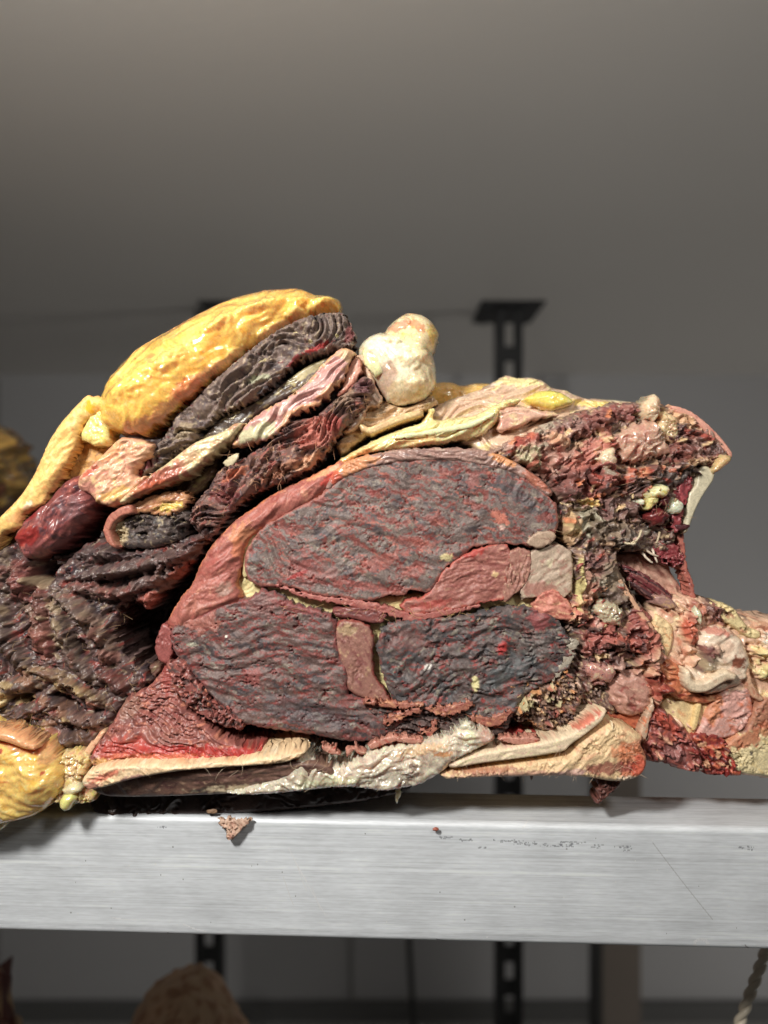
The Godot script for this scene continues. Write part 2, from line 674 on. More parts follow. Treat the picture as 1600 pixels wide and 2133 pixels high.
# ------------------------------------------------------------------ setting
func build_room() -> void:
	var paint := StandardMaterial3D.new()
	paint.albedo_color = Color(0.80, 0.80, 0.81)
	paint.roughness = 0.55
	paint.normal_enabled = true
	paint.normal_texture = tex.pores
	paint.normal_scale = 0.04
	paint.uv1_triplanar = true
	paint.uv1_world_triplanar = true
	paint.uv1_scale = Vector3.ONE * 4.0
	var ceil_paint := paint.duplicate() as StandardMaterial3D
	ceil_paint.albedo_color = Color(0.95, 0.935, 0.915)
	var floor_m := plain(Color(0.45, 0.45, 0.44), 0.5, 0.0)
	structure("ceiling", box(Vector3(5.2, 0.08, 4.4)), ceil_paint, Vector3(0.2, ROOM_CEILING + 0.04, -0.08))
	structure("floor", box(Vector3(5.2, 0.08, 4.4)), floor_m, Vector3(0.2, -0.04, -0.08))
	var back := structure("wall_back", box(Vector3(5.0, ROOM_CEILING, 0.06)), paint, Vector3(0.2, ROOM_CEILING / 2, WALL_Z - 0.03))
	structure("wall_left", box(Vector3(0.06, ROOM_CEILING, 4.0)), paint, Vector3(-2.25, ROOM_CEILING / 2, -0.05))
	structure("wall_right", box(Vector3(0.06, ROOM_CEILING, 4.0)), paint, Vector3(2.65, ROOM_CEILING / 2, -0.05))
	structure("wall_front", box(Vector3(5.0, ROOM_CEILING, 0.06)), paint, Vector3(0.2, ROOM_CEILING / 2, 1.95))
	for x in [-1.07, -0.09]:
		part(back, "panel_joint", box(Vector3(0.010, ROOM_CEILING - 0.02, 0.006)), plain(Color(0.36, 0.36, 0.36), 0.6, 0.0), Vector3(x - 0.2, 0, 0.032))
	part(back, "floor_trim", box(Vector3(4.8, 0.05, 0.02)), plain(Color(0.16, 0.16, 0.16), 0.6, 0.0), Vector3(0, -ROOM_CEILING / 2 + 0.025, 0.041))

func rail_image() -> Image:
	var w := 2048
	var h := 512
	var data := PackedByteArray()
	data.resize(w * h * 3)
	var rows := PackedFloat32Array()
	rows.resize(h)
	var r2 := RandomNumberGenerator.new()
	r2.seed = 21
	for y in h:
		rows[y] = noise_a.get_noise_2d(y / 14.0, 3.3) * 0.10 + noise_fine.get_noise_2d(y / 2.2, 8.8) * 0.16 + r2.randf_range(-0.03, 0.03)
	for y in h:
		for x in w:
			var n := rows[y] * (0.55 + 0.8 * noise_a.get_noise_2d(x / 420.0, y / 26.0))
			n += noise_a.get_noise_2d(x / 120.0, y / 2.5) * 0.09 + noise_fine.get_noise_2d(x / 40.0, y / 1.3) * 0.05
			n += noise_b.get_noise_2d(x / 170.0, y / 90.0) * 0.06
			var v := clampf(0.92 + n * 0.7, 0.0, 1.0)
			var k := (y * w + x) * 3
			data[k] = int(255 * v * 0.985)
			data[k + 1] = int(255 * v)
			data[k + 2] = int(255 * minf(1.0, v * 1.015))
	var im := Image.create_from_data(w, h, false, Image.FORMAT_RGB8, data)
	# dull smears, specks and scratches where the rail shows them
	for m in [[1060, 1738, 34, 3], [1090, 1742, 22, 4], [1150, 1744, 40, 3], [1190, 1738, 30, 2], [1235, 1745, 14, 4], [1290, 1746, 18, 3], [1300, 1750, 8, 5], [930, 1733, 16, 2], [968, 1738, 14, 3], [1540, 1742, 18, 4], [330, 1724, 12, 2], [1000, 1752, 10, 2], [1110, 1962, 16, 3], [950, 1955, 20, 3], [850, 1950, 30, 2], [1380, 1968, 14, 3]]:
		for q in int(m[2] * 0.8):
			var c := front_uv(m[0] + r2.randf_range(-m[2], m[2]), m[1] + r2.randf_range(-m[3], m[3]))
			im.fill_rect(Rect2i(int(c.x * w), int(c.y * h), r2.randi_range(1, 5), 1), Color(0.58, 0.59, 0.61))
	for q in 70:
		var c := front_uv(r2.randf_range(0, 1600), r2.randf_range(1725, 1950))
		im.fill_rect(Rect2i(int(c.x * w), int(c.y * h), r2.randi_range(1, 3), 1), Color(0.95, 0.95, 0.93) if q % 3 else Color(0.4, 0.4, 0.4))
	for s in [[1352, 1735, 1475, 1890, 0.6], [1540, 1940, 1570, 1965, 0.5], [910, 1945, 975, 1960, 0.4], [600, 1760, 640, 1830, 0.95], [615, 1790, 680, 1900, 0.95], [1100, 1690, 1085, 1712, 0.95], [230, 1915, 280, 1918, 0.98], [380, 1925, 430, 1940, 0.98], [5, 1800, 420, 1815, 0.97], [620, 1800, 640, 1850, 0.92], [590, 1820, 612, 1880, 0.9], [650, 1840, 670, 1890, 0.92]]:
		var n := 260
		for q in n:
			var t := float(q) / n
			var c := front_uv(lerpf(s[0], s[2], t), lerpf(s[1], s[3], t) + sin(t * 3.0) * 2.0)
			var px := clampi(int(c.x * w), 0, w - 1)
			var py := clampi(int(c.y * h), 0, h - 1)
			im.set_pixel(px, py, im.get_pixel(px, py).lerp(Color(s[4], s[4], s[4]), 0.4))
	for q in 500:
		var a := r2.randf() * TAU
		var rr := r2.randf_range(0.6, 1.0)
		var c := front_uv(1452 + cos(a) * 17 * rr, 1940 + sin(a) * 12 * rr)
		var px := clampi(int(c.x * w), 0, w - 1)
		var py := clampi(int(c.y * h), 0, h - 1)
		im.set_pixel(px, py, im.get_pixel(px, py).lerp(Color(0.95, 0.95, 0.95), 0.5))
	return im

const RAIL_H := 0.068
const RAIL_D := 0.046
const RAIL_LEN := 1.3
func front_uv(px: float, py: float) -> Vector2:
	# place on the rail's front face, as share of the 0.6 m long brushed pattern and of the way round the section
	var x := (px - 800.0) * 0.000271
	var y := clampf((py - 1712.0) / 250.0, -0.2, 1.0)
	return Vector2(fposmod(x / 0.6 + 0.5, 1.0), (RAIL_D + y * RAIL_H) / (2.0 * (RAIL_D + RAIL_H)))

func rail_mesh(length: float, hgt: float, dep: float, r: float) -> ArrayMesh:
	# rounded box section, origin at the middle of the top front edge; front faces +z
	var prof := []   # y, z, ny, nz going back top -> front top -> front bottom -> back bottom
	var corners := [[-r, -dep + r, 90.0, 180.0], [-r, -r, 90.0, 0.0], [-hgt + r, -r, 0.0, -90.0], [-hgt + r, -dep + r, -90.0, -180.0]]
	corners[0] = [-r, -dep + r, 180.0, 90.0]
	for c in corners:
		for i in 7:
			var a := deg_to_rad(lerpf(c[2], c[3], i / 6.0))
			prof.append([c[0] + sin(a) * r, c[1] + cos(a) * r, sin(a), cos(a)])
	prof.append(prof[0])
	var per := 2.0 * (hgt + dep)
	var verts := PackedVector3Array()
	var nor := PackedVector3Array()
	var uv := PackedVector2Array()
	var tri := PackedInt32Array()
	var n := 41
	var run := PackedFloat32Array()
	run.append(-r)
	for k in range(1, prof.size()):
		run.append(run[k - 1] + Vector2(prof[k][0] - prof[k - 1][0], prof[k][1] - prof[k - 1][1]).length())
	for i in n:
		var x := (float(i) / (n - 1) - 0.5) * length
		for k in prof.size():
			verts.append(Vector3(x, prof[k][0], prof[k][1]))
			nor.append(Vector3(0, prof[k][2], prof[k][3]))
			uv.append(Vector2(x / 0.6 + 0.5, run[k] / per))
	var m := prof.size()
	for i in n - 1:
		for k in m - 1:
			var a := i * m + k
			tri.append_array([a, a + m, a + 1, a + 1, a + m, a + m + 1])
	for e in [0, n - 1]:
		var c := verts.size()
		var x := (float(e) / (n - 1) - 0.5) * length
		verts.append(Vector3(x, -hgt / 2, -dep / 2))
		nor.append(Vector3(-1 if e == 0 else 1, 0, 0))
		uv.append(Vector2(0.5, 0.5))
		for k in m - 1:
			if e == 0:
				tri.append_array([c, e * m + k, e * m + k + 1])
			else:
				tri.append_array([c, e * m + k + 1, e * m + k])
	var arr := []
	arr.resize(Mesh.ARRAY_MAX)
	arr[Mesh.ARRAY_VERTEX] = verts
	arr[Mesh.ARRAY_NORMAL] = nor
	arr[Mesh.ARRAY_TEX_UV] = uv
	arr[Mesh.ARRAY_INDEX] = tri
	var am := ArrayMesh.new()
	am.add_surface_from_arrays(Mesh.PRIMITIVE_TRIANGLES, arr)
	return am

const RAIL_TOP := 1.2262      # height of the rail's top face
func build_rack() -> void:
	var im := rail_image()
	var alu := StandardMaterial3D.new()
	alu.albedo_color = Color(0.985, 0.99, 1.0)
	alu.albedo_texture = ImageTexture.create_from_image(im)
	alu.metallic = 0.1
	alu.roughness = 0.46
	alu.normal_enabled = true
	alu.normal_texture = bump_texture(im, 1.2)
	alu.normal_scale = 0.6
	mats.alu = alu
	var rail := thing("shelf_rail", Vector3(0, RAIL_TOP, -0.4205), "brushed aluminium rack rail running across under the front beef", "rail")
	rail.rotation = Vector3(0, deg_to_rad(-1.9), deg_to_rad(-0.35))
	part(rail, "beam", rail_mesh(RAIL_LEN, RAIL_H, RAIL_D, 0.0035), alu)
	var rear := thing("shelf_rail", Vector3(0, RAIL_TOP + 0.001, -0.80), "rear aluminium rack rail hidden behind the beef", "rail")
	part(rear, "beam", rail_mesh(RAIL_LEN, RAIL_H, RAIL_D, 0.0035), alu)
	var low := thing("shelf_rail", Vector3(0, 0.70, -0.62), "lower aluminium rack rail carrying the beef below", "rail")
	part(low, "beam", rail_mesh(RAIL_LEN, RAIL_H, 0.10, 0.0035), alu)
	for s in [-1, 1]:
		var p := thing("rack_upright", Vector3(s * 0.66, 0, -0.62), "aluminium upright at the %s end of the rack" % ("left" if s < 0 else "right"), "post", "uprights of the rack")
		part(p, "leg", box(Vector3(0.03, 1.30, 0.50)), alu, Vector3(0, 0.65, 0))
	# slotted black posts standing floor to ceiling behind the rack
	var black := plain(Color(0.026, 0.026, 0.028), 0.6, 0.1)
	for q in [[1059.0, "black slotted steel post bolted to the ceiling, right of the fat knob"], [438.0, "black slotted steel post showing below the rail, behind the beef's left part"]]:
		var z := 1.40
		var x: float = (q[0] - 800.0) / FOCAL * z
		var post := thing("slotted_post", Vector3(x, 0, -z), q[1], "post", "slotted posts behind the rack")
		var hh := ROOM_CEILING - 0.004
		for s in [-1, 1]:
			part(post, "flange", box(Vector3(0.009, hh, 0.035)), black, Vector3(s * 0.020, hh / 2, 0))
			part(post, "edge_strip", box(Vector3(0.008, hh, 0.003)), black, Vector3(s * 0.0115, hh / 2, 0.010))
		var y := 0.02
		while y < hh - 0.02:
			part(post, "rung", box(Vector3(0.0155, 0.030, 0.003)), black, Vector3(0, y, 0.010))
			y += 0.062
		part(post, "head_plate", box(Vector3(0.115, 0.004, 0.15)), black, Vector3(0.0 if x > 0 else 0.05, ROOM_CEILING - 0.002, -0.015))
		for bx in [-0.04, 0.04]:
			for bz in [-0.07, 0.04]:
				part(post, "bolt", box(Vector3(0.010, 0.006, 0.010)), black, Vector3(bx + (0.0 if x > 0 else 0.05), ROOM_CEILING - 0.007, bz))
		part(post, "foot_plate", box(Vector3(0.115, 0.004, 0.12)), black, Vector3(0.0, 0.002, 0.0))
	# beige post
	var bz := 1.75
	var beige := thing("beige_post", Vector3((1283.0 - 800.0) / FOCAL * bz, 0, -bz), "wide beige post with a dark left edge, right of the slotted post below the rail", "post")
	part(beige, "column", box(Vector3(0.088, 1.30, 0.05)), plain(Color(0.26, 0.22, 0.19), 0.6, 0.0), Vector3(0.006, 0.65, 0))
	part(beige, "edge_strip", box(Vector3(0.016, 1.30, 0.056)), plain(Color(0.05, 0.05, 0.05), 0.6, 0.0), Vector3(-0.047, 0.65, 0))

func boulder(parent: Node, called: String, c: Vector3, r: Vector3, turn: float, cols: Array, rough: float, bump: float, m: Material, sd: float) -> void:
	# a rounded joint of meat: a finely divided ball pushed in and out by noise
	var rings := 56
	var sides := 84
	var verts := PackedVector3Array()
	var colr := PackedColorArray()
	var tri := PackedInt32Array()
	var b := Basis(Vector3(0, 0, 1), turn)
	for i in rings + 1:
		var th := PI * i / rings
		for s in sides + 1:
			var ph := TAU * (s % sides) / sides
			var d := Vector3(sin(th) * cos(ph), cos(th), sin(th) * sin(ph))
			var k := 1.0 + rough * noise_a.get_noise_3d(d.x * 0.9 + sd, d.y * 0.9, d.z * 0.9) + bump * absf(noise_b.get_noise_3d(d.x * 4.0 + sd, d.y * 4.0, d.z * 4.0))
			verts.append(c + b * (d * r * k))
			var n := noise_a.get_noise_3d(d.x * 1.7 - sd, d.y * 1.7, d.z * 1.7)
			var n2 := noise_a.get_noise_3d(d.x * 6.0 - sd, d.y * 6.0, d.z * 6.0)
			var q: Color = cols[0].lerp(cols[1], smoothstep(-0.1, 0.12, n))
			q = q.lerp(cols[2], smoothstep(0.08, 0.25, n2))
			colr.append(q)
	for i in rings:
		for s in sides:
			var a := i * (sides + 1) + s
			tri.append_array([a, a + 1, a + sides + 2, a, a + sides + 2, a + sides + 1])
	var arr := []
	arr.resize(Mesh.ARRAY_MAX)
	arr[Mesh.ARRAY_VERTEX] = verts
	arr[Mesh.ARRAY_COLOR] = colr
	arr[Mesh.ARRAY_INDEX] = tri
	var am := ArrayMesh.new()
	am.add_surface_from_arrays(Mesh.PRIMITIVE_TRIANGLES, arr)
	var st := SurfaceTool.new()
	st.create_from(am, 0)
	st.generate_normals()
	part(parent, called, st.commit(), m)

func build_neighbours() -> void:
	var a := thing("beef_joint", Vector3(-0.52, RAIL_TOP, -0.78), "dark aged joint with yellow fat on the rack behind, at the left edge", "meat")
	boulder(a, "lean", Vector3(0, 0.145, 0), Vector3(0.135, 0.14, 0.16), 0.1, [S(58, 44, 36), S(112, 70, 48), S(150, 120, 80)], 0.25, 0.22, mats.meat, 3.0)
	boulder(a, "fat", Vector3(0.01, 0.235, 0.02), Vector3(0.14, 0.055, 0.11), -0.12, [S(150, 118, 60), S(190, 150, 80), S(90, 66, 44)], 0.3, 0.12, mats.fat, 9.0)
	var b := thing("beef_joint", Vector3(-0.175, 0.70, -0.67), "smooth tan joint with a dark red cut side, below the rail", "meat")
	boulder(b, "hide_side", Vector3(-0.005, 0.130, 0), Vector3(0.075, 0.140, 0.11), 0.0, [S(196, 164, 132), S(204, 168, 136), S(170, 130, 100)], 0.12, 0.05, mats.drytat, 14.0)
	boulder(b, "lean_side", Vector3(0.055, 0.10, 0.03), Vector3(0.07, 0.11, 0.09), 0.25, [S(70, 34, 30), S(110, 56, 44), S(150, 110, 80)], 0.25, 0.2, mats.meat, 23.0)
	var c := thing("beef_joint", Vector3(-0.385, 0.70, -0.60), "rough red and cream joint at the bottom left corner, below the rail", "meat")
	boulder(c, "lean", Vector3(0, 0.155, 0), Vector3(0.082, 0.155, 0.10), 0.0, [S(90, 45, 38), S(170, 120, 90), S(205, 175, 135)], 0.3, 0.3, mats.meat, 31.0)

func build_small_things() -> void:
	# cable
	var st := begin()
	var z := 1.5
	var pts := []
	for i in 25:
		var t := i / 24.0
		var py := lerpf(900.0, 2350.0, t)
		pts.append(at_depth(lerpf(812.0, 872.0, t) + sin(t * 7.0) * 4.0, py, z))
	var cab := thing("cable", Vector3(pts[24].x, 0, -z), "thin black cable hanging straight down below the rail", "cable")
	var full := [Vector3(0.02, ROOM_CEILING - cab.position.y, 0)]
	for p in pts:
		full.append(p - cab.position)
	full.append(Vector3(0.01, 0.004, 0.02))
	strand(st, full, 0.006, 0.006, Color(0.02, 0.02, 0.02), 8)
	finish(st, "cord", plain(Color(0.02, 0.02, 0.02), 0.5, 0.0), cab)
	# translucent twisted rope at the lower right
	var top := at_depth(1625, 1900, 0.50)
	var bot := at_depth(1515, 2200, 0.50)
	var rope := thing("rope", bot, "pale twisted plastic rope hanging at the lower right corner", "rope")
	for s in 2:
		var st2 := begin()
		var p2 := []
		for i in 120:
			var t := i / 119.0
			var c := top.lerp(bot, t) - bot
			var a := t * 34.0 + s * PI
			p2.append(c + Vector3(cos(a) * 0.0018, sin(a) * 0.0008, sin(a) * 0.0018))
		strand(st2, p2, 0.0022, 0.0022, S(226, 214, 194), 8)
		finish(st2, "strand", mats.skin, rope)
	# scraps fallen on the rail
	flake_scrap("meat_scrap", [452, 1709, 468, 1704, 488, 1706, 506, 1701, 521, 1704, 518, 1716, 506, 1722, 498, 1734, 484, 1746, 474, 1742, 472, 1726, 460, 1720], S(206, 172, 150), "thin pale flake of dried meat hanging over the rail's front edge")
	scrap("meat_scrap", 565, 1668, 0.437, Vector3(0.0042, 0.0024, 0.002), 0.6, S(132, 106, 90), "brown crumb of dried meat lying on the rail in the shadow")
	scrap("meat_scrap", 907, 1727, 0.4165, Vector3(0.0016, 0.0010, 0.0008), 0.1, S(176, 104, 88), "tiny red crumb stuck to the rail's front face")
	scrap("meat_scrap", 442, 1690, 0.4235, Vector3(0.0030, 0.0012, 0.0010), 0.1, S(150, 120, 96), "small tan crumb at the rail's top edge, left of the hanging flake")
	var cr := begin()
	for i in 46:
		var x := rng.randf_range(-0.15, -0.04)
		lump(cr, Vector3(x, 0.0004, rng.randf_range(-0.020, -0.003) + x * 0.033), Vector3.ONE * rng.randf_range(0.0002, 0.0006), Basis(), S(176, 150, 126), 0.5, 4, 6)
	var o := finish(cr, "crumbs", mats.drytat, self, "stuff")
	o.position = Vector3(0, RAIL_TOP, -0.424)
	o.set_meta("label", "fine tan crumbs strewn along the rail's top edge")
	o.set_meta("category", "crumbs")

func flake_scrap(called: String, outline: Array, col: Color, label: String) -> void:
	var keep := beef_at
	beef_at = at(outline[0], outline[1], 0.2)
	var o := thing(called, beef_at, label, "scrap", "scraps of meat on the rail")
	piece("flake", outline, "drytat", col, {"h": 0.05, "H": 0.25, "R": 9.0, "dep": 0.12, "tx": 0.2, "ty": 0.5, "rag": 3.5, "ragf": 6.0, "flat": 1, "folds": [[1.6, 26.0, 12.0, 40.0, 2]], "layers": [[S(170, 120, 104), 20.0, 9.0, 30.0, 0.05, 0.25]]}, o)
	beef_at = keep

func scrap(called: String, px: float, py: float, d: float, r: Vector3, turn: float, col: Color, label: String) -> void:
	var o := thing(called, at_depth(px, py, d), label, "scrap", "scraps of meat on the rail")
	var st := begin()
	lump(st, Vector3.ZERO, r, Basis(Vector3(0, 0, 1), turn), col, 0.38, 14, 22)
	finish(st, "flake", mats.drytat, o)

# ------------------------------------------------------------------ the beef
func build_beef() -> void:
	relief.resize(400 * 534)
	relief.fill(-1.0)
	beef_at = Vector3(-0.02, RAIL_TOP, -0.44)
	beef = thing("beef_rib_section", beef_at, "dry-aged rib section of beef with yellow fat cap lying on the front rail", "meat")
	beef_core()
	beef_cap()
	beef_flank()
	beef_eye()
	beef_top_folds()
	beef_chine()
	beef_vertebra()
	beef_bones()
	beef_details()
	for n in [["knob_lobe", "knob"], ["fat_flap_pocket", "fat_flap"], ["fat_flap_lining", "fat_flap"], ["joint_lip", "joint_cartilage"], ["eye_rim", "rib_eye"], ["eye_lip", "rib_eye"], ["rail_fat_fold", "rail_fat"], ["rail_fat_root", "rail_fat"], ["fat_drip", "rail_fat"], ["gristle_fold", "gristle"], ["bone_face_ridge", "bone_face"], ["marrow_edge", "lower_rib"], ["rib_underside", "rib_bone"], ["rib_blood", "upper_rib"], ["silver_skin_strip", "silver_skin"], ["wedge_top", "wedge_muscle"], ["pale_ridge", "pale_fold"], ["flank_curl_skin", "flank_curl"], ["outer_tip", "outer_skin"]]:
		nest(n[0], n[1])

# a piece that belongs to a larger piece becomes its child
func nest(small: String, large: String) -> void:
	var a := beef.get_node(small)
	var b := beef.get_node(large)
	beef.remove_child(a)
	b.add_child(a, true)

# colours of the matter, as seen in full light
func c_white() -> Color: return S(238, 230, 214)

func beef_core() -> void:
	# the mass of the joint behind the cut face
	piece("core", [60, 1180, 110, 1090, 200, 1010, 300, 900, 420, 800, 560, 700, 660, 690, 720, 760, 780, 830, 900, 860, 1100, 870, 1300, 880, 1400, 930, 1440, 1000, 1370, 1100, 1300, 1250, 1380, 1330, 1500, 1340, 1590, 1360, 1640, 1480, 1600, 1560, 1450, 1570, 1300, 1560, 1100, 1560, 900, 1560, 700, 1580, 500, 1570, 300, 1580, 120, 1560, -60, 1560, -80, 1300],
		"meat", S(60, 36, 34), {"h": -9.5, "H": 1.5, "R": 60.0, "dep": 14.0, "cell": 6.0, "rag": 6.0, "folds": [[6.0, 120.0, 40.0, -30.0, 2]], "layers": [[S(54, 36, 34), 60.0, 30.0, -30.0, 0.0, 0.3]]})

func beef_cap() -> void:
	# top fat cap
	piece("fat_cap", [229, 850, 236, 815, 258, 772, 300, 725, 350, 690, 410, 652, 470, 618, 530, 600, 580, 592, 625, 592, 655, 606, 686, 608, 706, 618, 715, 638, 706, 646, 690, 650, 664, 660, 650, 657, 642, 668, 626, 674, 606, 674, 590, 690, 569, 703, 535, 728, 514, 736, 506, 752, 492, 762, 472, 782, 447, 796, 426, 824, 391, 852, 371, 876, 336, 902, 304, 914, 266, 905, 240, 893],
		"fat", S(250, 196, 96), {"soft": 1, "h": -1.4, "H": 3.0, "R": 105.0, "dep": 7.0, "cell": 2.3, "rag": 3.0, "ragf": 20.0, "ty": 1.0,
		"folds": [[3.0, 110.0, 56.0, -38.0, 0], [0.45, 34.0, 24.0, -38.0, 0], [0.24, 11.0, 9.0, 0.0, 0]],
		"layers": [[S(246, 182, 76), 60.0, 30.0, -38.0, 0.0, 0.25], [S(246, 208, 128), 24.0, 14.0, -38.0, 0.12, 0.35], [S(226, 150, 84), 90.0, 14.0, -38.0, 0.25, 0.4]],
		"marks": [[410, 822, 36, 17, -42, S(226, 134, 84), 0.9], [452, 783, 34, 10, -40, S(230, 164, 108), 0.8], [330, 895, 56, 14, -22, S(206, 130, 84), 0.8], [365, 866, 26, 12, -40, S(208, 134, 92), 0.7], [560, 600, 90, 9, -8, S(232, 160, 102), 0.7], [420, 655, 110, 9, -32, S(232, 162, 100), 0.7], [300, 730, 70, 10, -42, S(230, 164, 104), 0.6], [345, 762, 12, 8, 0, S(222, 140, 74), 0.7], [310, 765, 4, 3, 0, S(150, 100, 60), 0.8], [580, 690, 34, 9, -38, S(236, 186, 128), 0.8], [500, 748, 28, 13, -42, S(240, 200, 130), 0.6, 4.0], [468, 776, 26, 12, -30, S(238, 186, 118), 0.6, 4.0], [655, 646, 18, 12, -20, S(242, 204, 120), 0.5, 3.0], [618, 660, 24, 12, -15, S(242, 204, 128), 0.6, 4.0], [560, 702, 26, 11, -40, S(240, 196, 130), 0.6, 4.0], [684, 630, 24, 14, -10, S(242, 202, 110), 0.5, 3.0], [426, 806, 28, 13, -38, S(230, 150, 100), 0.6, 4.0], [396, 836, 28, 13, -38, S(228, 144, 96), 0.6, 3.0], [470, 690, 40, 16, -30, S(246, 208, 120), 0.4, 3.0], [380, 770, 44, 20, -40, S(246, 212, 120), 0.4, 4.0], [300, 830, 46, 26, -30, S(244, 204, 100), 0.5, 4.0], [540, 650, 44, 16, -24, S(246, 210, 124), 0.4, 3.0]]})
	# fat flap at the left, folded over
	piece("fat_flap", [225, 838, 208, 826, 187, 825, 166, 845, 135, 879, 110, 917, 94, 953, 72, 998, 45, 1038, 0, 1083, -30, 1110, -30, 1160, 0, 1148, 14, 1114, 50, 1099, 56, 1072, 98, 1050, 110, 1026, 129, 998, 146, 969, 163, 935, 171, 910, 184, 876, 205, 868],
		"drytat", S(236, 190, 112), {"h": 0.3, "H": 0.7, "R": 26.0, "dep": 1.2, "rag": 2.5, "ragf": 9.0,
		"folds": [[2.4, 90.0, 44.0, -60.0, 0], [0.3, 20.0, 12.0, -60.0, 0]],
		"layers": [[S(240, 204, 128), 50.0, 24.0, -60.0, 0.0, 0.3], [S(224, 160, 96), 60.0, 20.0, -60.0, 0.12, 0.35]],
		"marks": [[198, 851, 12, 14, 0, S(236, 172, 30), 0.95], [70, 1052, 13, 6, -40, S(240, 228, 196), 0.9], [20, 1125, 24, 14, -50, S(226, 132, 50), 0.8], [60, 1070, 40, 14, -30, S(214, 140, 92), 0.6]], "rim": [S(226, 180, 110), 5.0]})
	piece("fat_flap_pocket", [190, 868, 214, 848, 230, 862, 238, 895, 236, 920, 222, 932, 198, 930, 176, 920, 172, 906, 186, 880],
		"fat", S(242, 218, 136), {"h": 0.1, "H": 0.7, "R": 20.0, "dep": 2.0, "folds": [[0.9, 26.0, 16.0, 70.0, 2]], "layers": [[S(240, 200, 90), 26.0, 14.0, 60.0, 0.05, 0.3]]})
	piece("fat_flap_lining", [165, 918, 232, 925, 240, 940, 215, 965, 200, 1000, 160, 1030, 110, 1060, 115, 1020, 140, 985],
		"drytat", S(200, 152, 86), {"h": -0.9, "H": 0.4, "R": 16.0, "dep": 2.0, "folds": [[1.0, 40.0, 12.0, -40.0, 1]], "layers": [[S(150, 108, 70), 40.0, 10.0, -40.0, 0.0, 0.3]]})
	# lean under the fat cap, brown and crumbly
	piece("cap_lean", [371, 868, 400, 846, 430, 815, 462, 785, 500, 752, 540, 720, 580, 694, 620, 672, 660, 660, 690, 656, 714, 656, 731, 676, 740, 704, 736, 724, 720, 730, 690, 734, 660, 742, 620, 756, 588, 786, 556, 816, 524, 840, 495, 853, 470, 862, 445, 880, 416, 902, 411, 918, 387, 936, 357, 956, 326, 981, 308, 994, 290, 995, 284, 983, 308, 961, 326, 938, 344, 914, 358, 894],
		"crust", S(116, 98, 90), {"h": -0.6, "H": 0.8, "R": 24.0, "dep": 4.0, "rag": 4.5, "ragf": 9.0,
		"folds": [[4.5, 120.0, 26.0, -38.0, 2], [1.6, 40.0, 10.0, -38.0, 2], [0.6, 8.0, 6.0, 0.0, 2]],
		"layers": [[S(78, 64, 64), 60.0, 16.0, -38.0, 0.02, 0.25], [S(176, 156, 130), 24.0, 9.0, -38.0, 0.14, 0.32], [S(122, 60, 58), 30.0, 8.0, -38.0, 0.26, 0.38]],
		"marks": [[664, 730, 34, 6, -24, S(146, 30, 30), 0.95], [616, 756, 20, 6, -40, S(120, 32, 34), 0.9], [545, 794, 26, 9, -16, S(168, 168, 140), 0.8], [560, 815, 40, 10, -40, S(64, 60, 66), 0.85], [730, 700, 12, 22, 10, S(124, 60, 60), 0.8], [310, 972, 34, 12, -38, S(116, 54, 60), 0.9], [300, 988, 12, 5, -38, S(160, 40, 44), 0.9], [620, 700, 5, 4, 0, S(220, 205, 150), 1.0], [648, 716, 4, 3, 0, S(220, 205, 150), 1.0], [704, 706, 4, 4, 0, S(220, 205, 150), 1.0], [552, 756, 10, 4, -20, S(200, 184, 136), 0.8], [392, 900, 30, 16, -38, S(168, 150, 120), 0.6]]})
	# dark lean in the gap beneath
	piece("gap_lean", [420, 918, 470, 868, 530, 842, 590, 800, 640, 765, 690, 745, 700, 760, 650, 800, 600, 830, 540, 862, 500, 900, 440, 930],
		"skin", S(92, 78, 70), {"h": -1.2, "H": 0.5, "R": 14.0, "dep": 3.0, "folds": [[1.5, 60.0, 10.0, -36.0, 1]], "layers": [[S(170, 156, 110), 50.0, 9.0, -36.0, 0.05, 0.3], [S(58, 52, 56), 40.0, 14.0, -36.0, 0.1, 0.3]], "marks": [[640, 775, 60, 12, -34, S(176, 164, 118), 0.7]]})
	# silvery sheet
	piece("silver_skin", [715, 728, 731, 731, 742, 742, 732, 756, 722, 776, 718, 792, 706, 806, 698, 812, 690, 828, 674, 836, 660, 850, 640, 856, 614, 866, 606, 884, 590, 898, 576, 912, 552, 922, 526, 926, 500, 932, 486, 930, 498, 906, 522, 880, 560, 852, 598, 832, 640, 802, 662, 774, 690, 746],
		"skin", S(196, 146, 138), {"h": 0.2, "H": 0.8, "R": 24.0, "dep": 1.2, "rag": 4.0, "ragf": 11.0,
		"folds": [[4.0, 130.0, 24.0, -38.0, 0], [0.9, 60.0, 9.0, -38.0, 0]],
		"layers": [[S(178, 118, 112), 60.0, 14.0, -38.0, 0.0, 0.3], [S(222, 190, 176), 50.0, 16.0, -38.0, 0.1, 0.3]],
		"marks": [[690, 815, 40, 9, -40, S(226, 160, 116), 0.8], [640, 852, 40, 8, -18, S(228, 164, 116), 0.8], [722, 745, 22, 14, 20, S(222, 182, 140), 0.8], [540, 905, 46, 20, -24, S(196, 190, 152), 0.95], [600, 880, 12, 20, 20, S(214, 160, 118), 0.7], [655, 815, 60, 16, -38, S(206, 160, 154), 0.6]], "rim": [S(218, 168, 124), 5.0]})
	piece("silver_skin_strip", [742, 742, 752, 752, 756, 775, 744, 795, 726, 815, 708, 830, 700, 828, 718, 800, 724, 775, 732, 756],
		"skin", S(206, 150, 128), {"h": -0.2, "H": 0.5, "R": 10.0, "dep": 1.5, "folds": [[1.2, 60.0, 10.0, -60.0, 1]], "layers": [[S(180, 104, 92), 40.0, 8.0, -60.0, 0.0, 0.3]]})
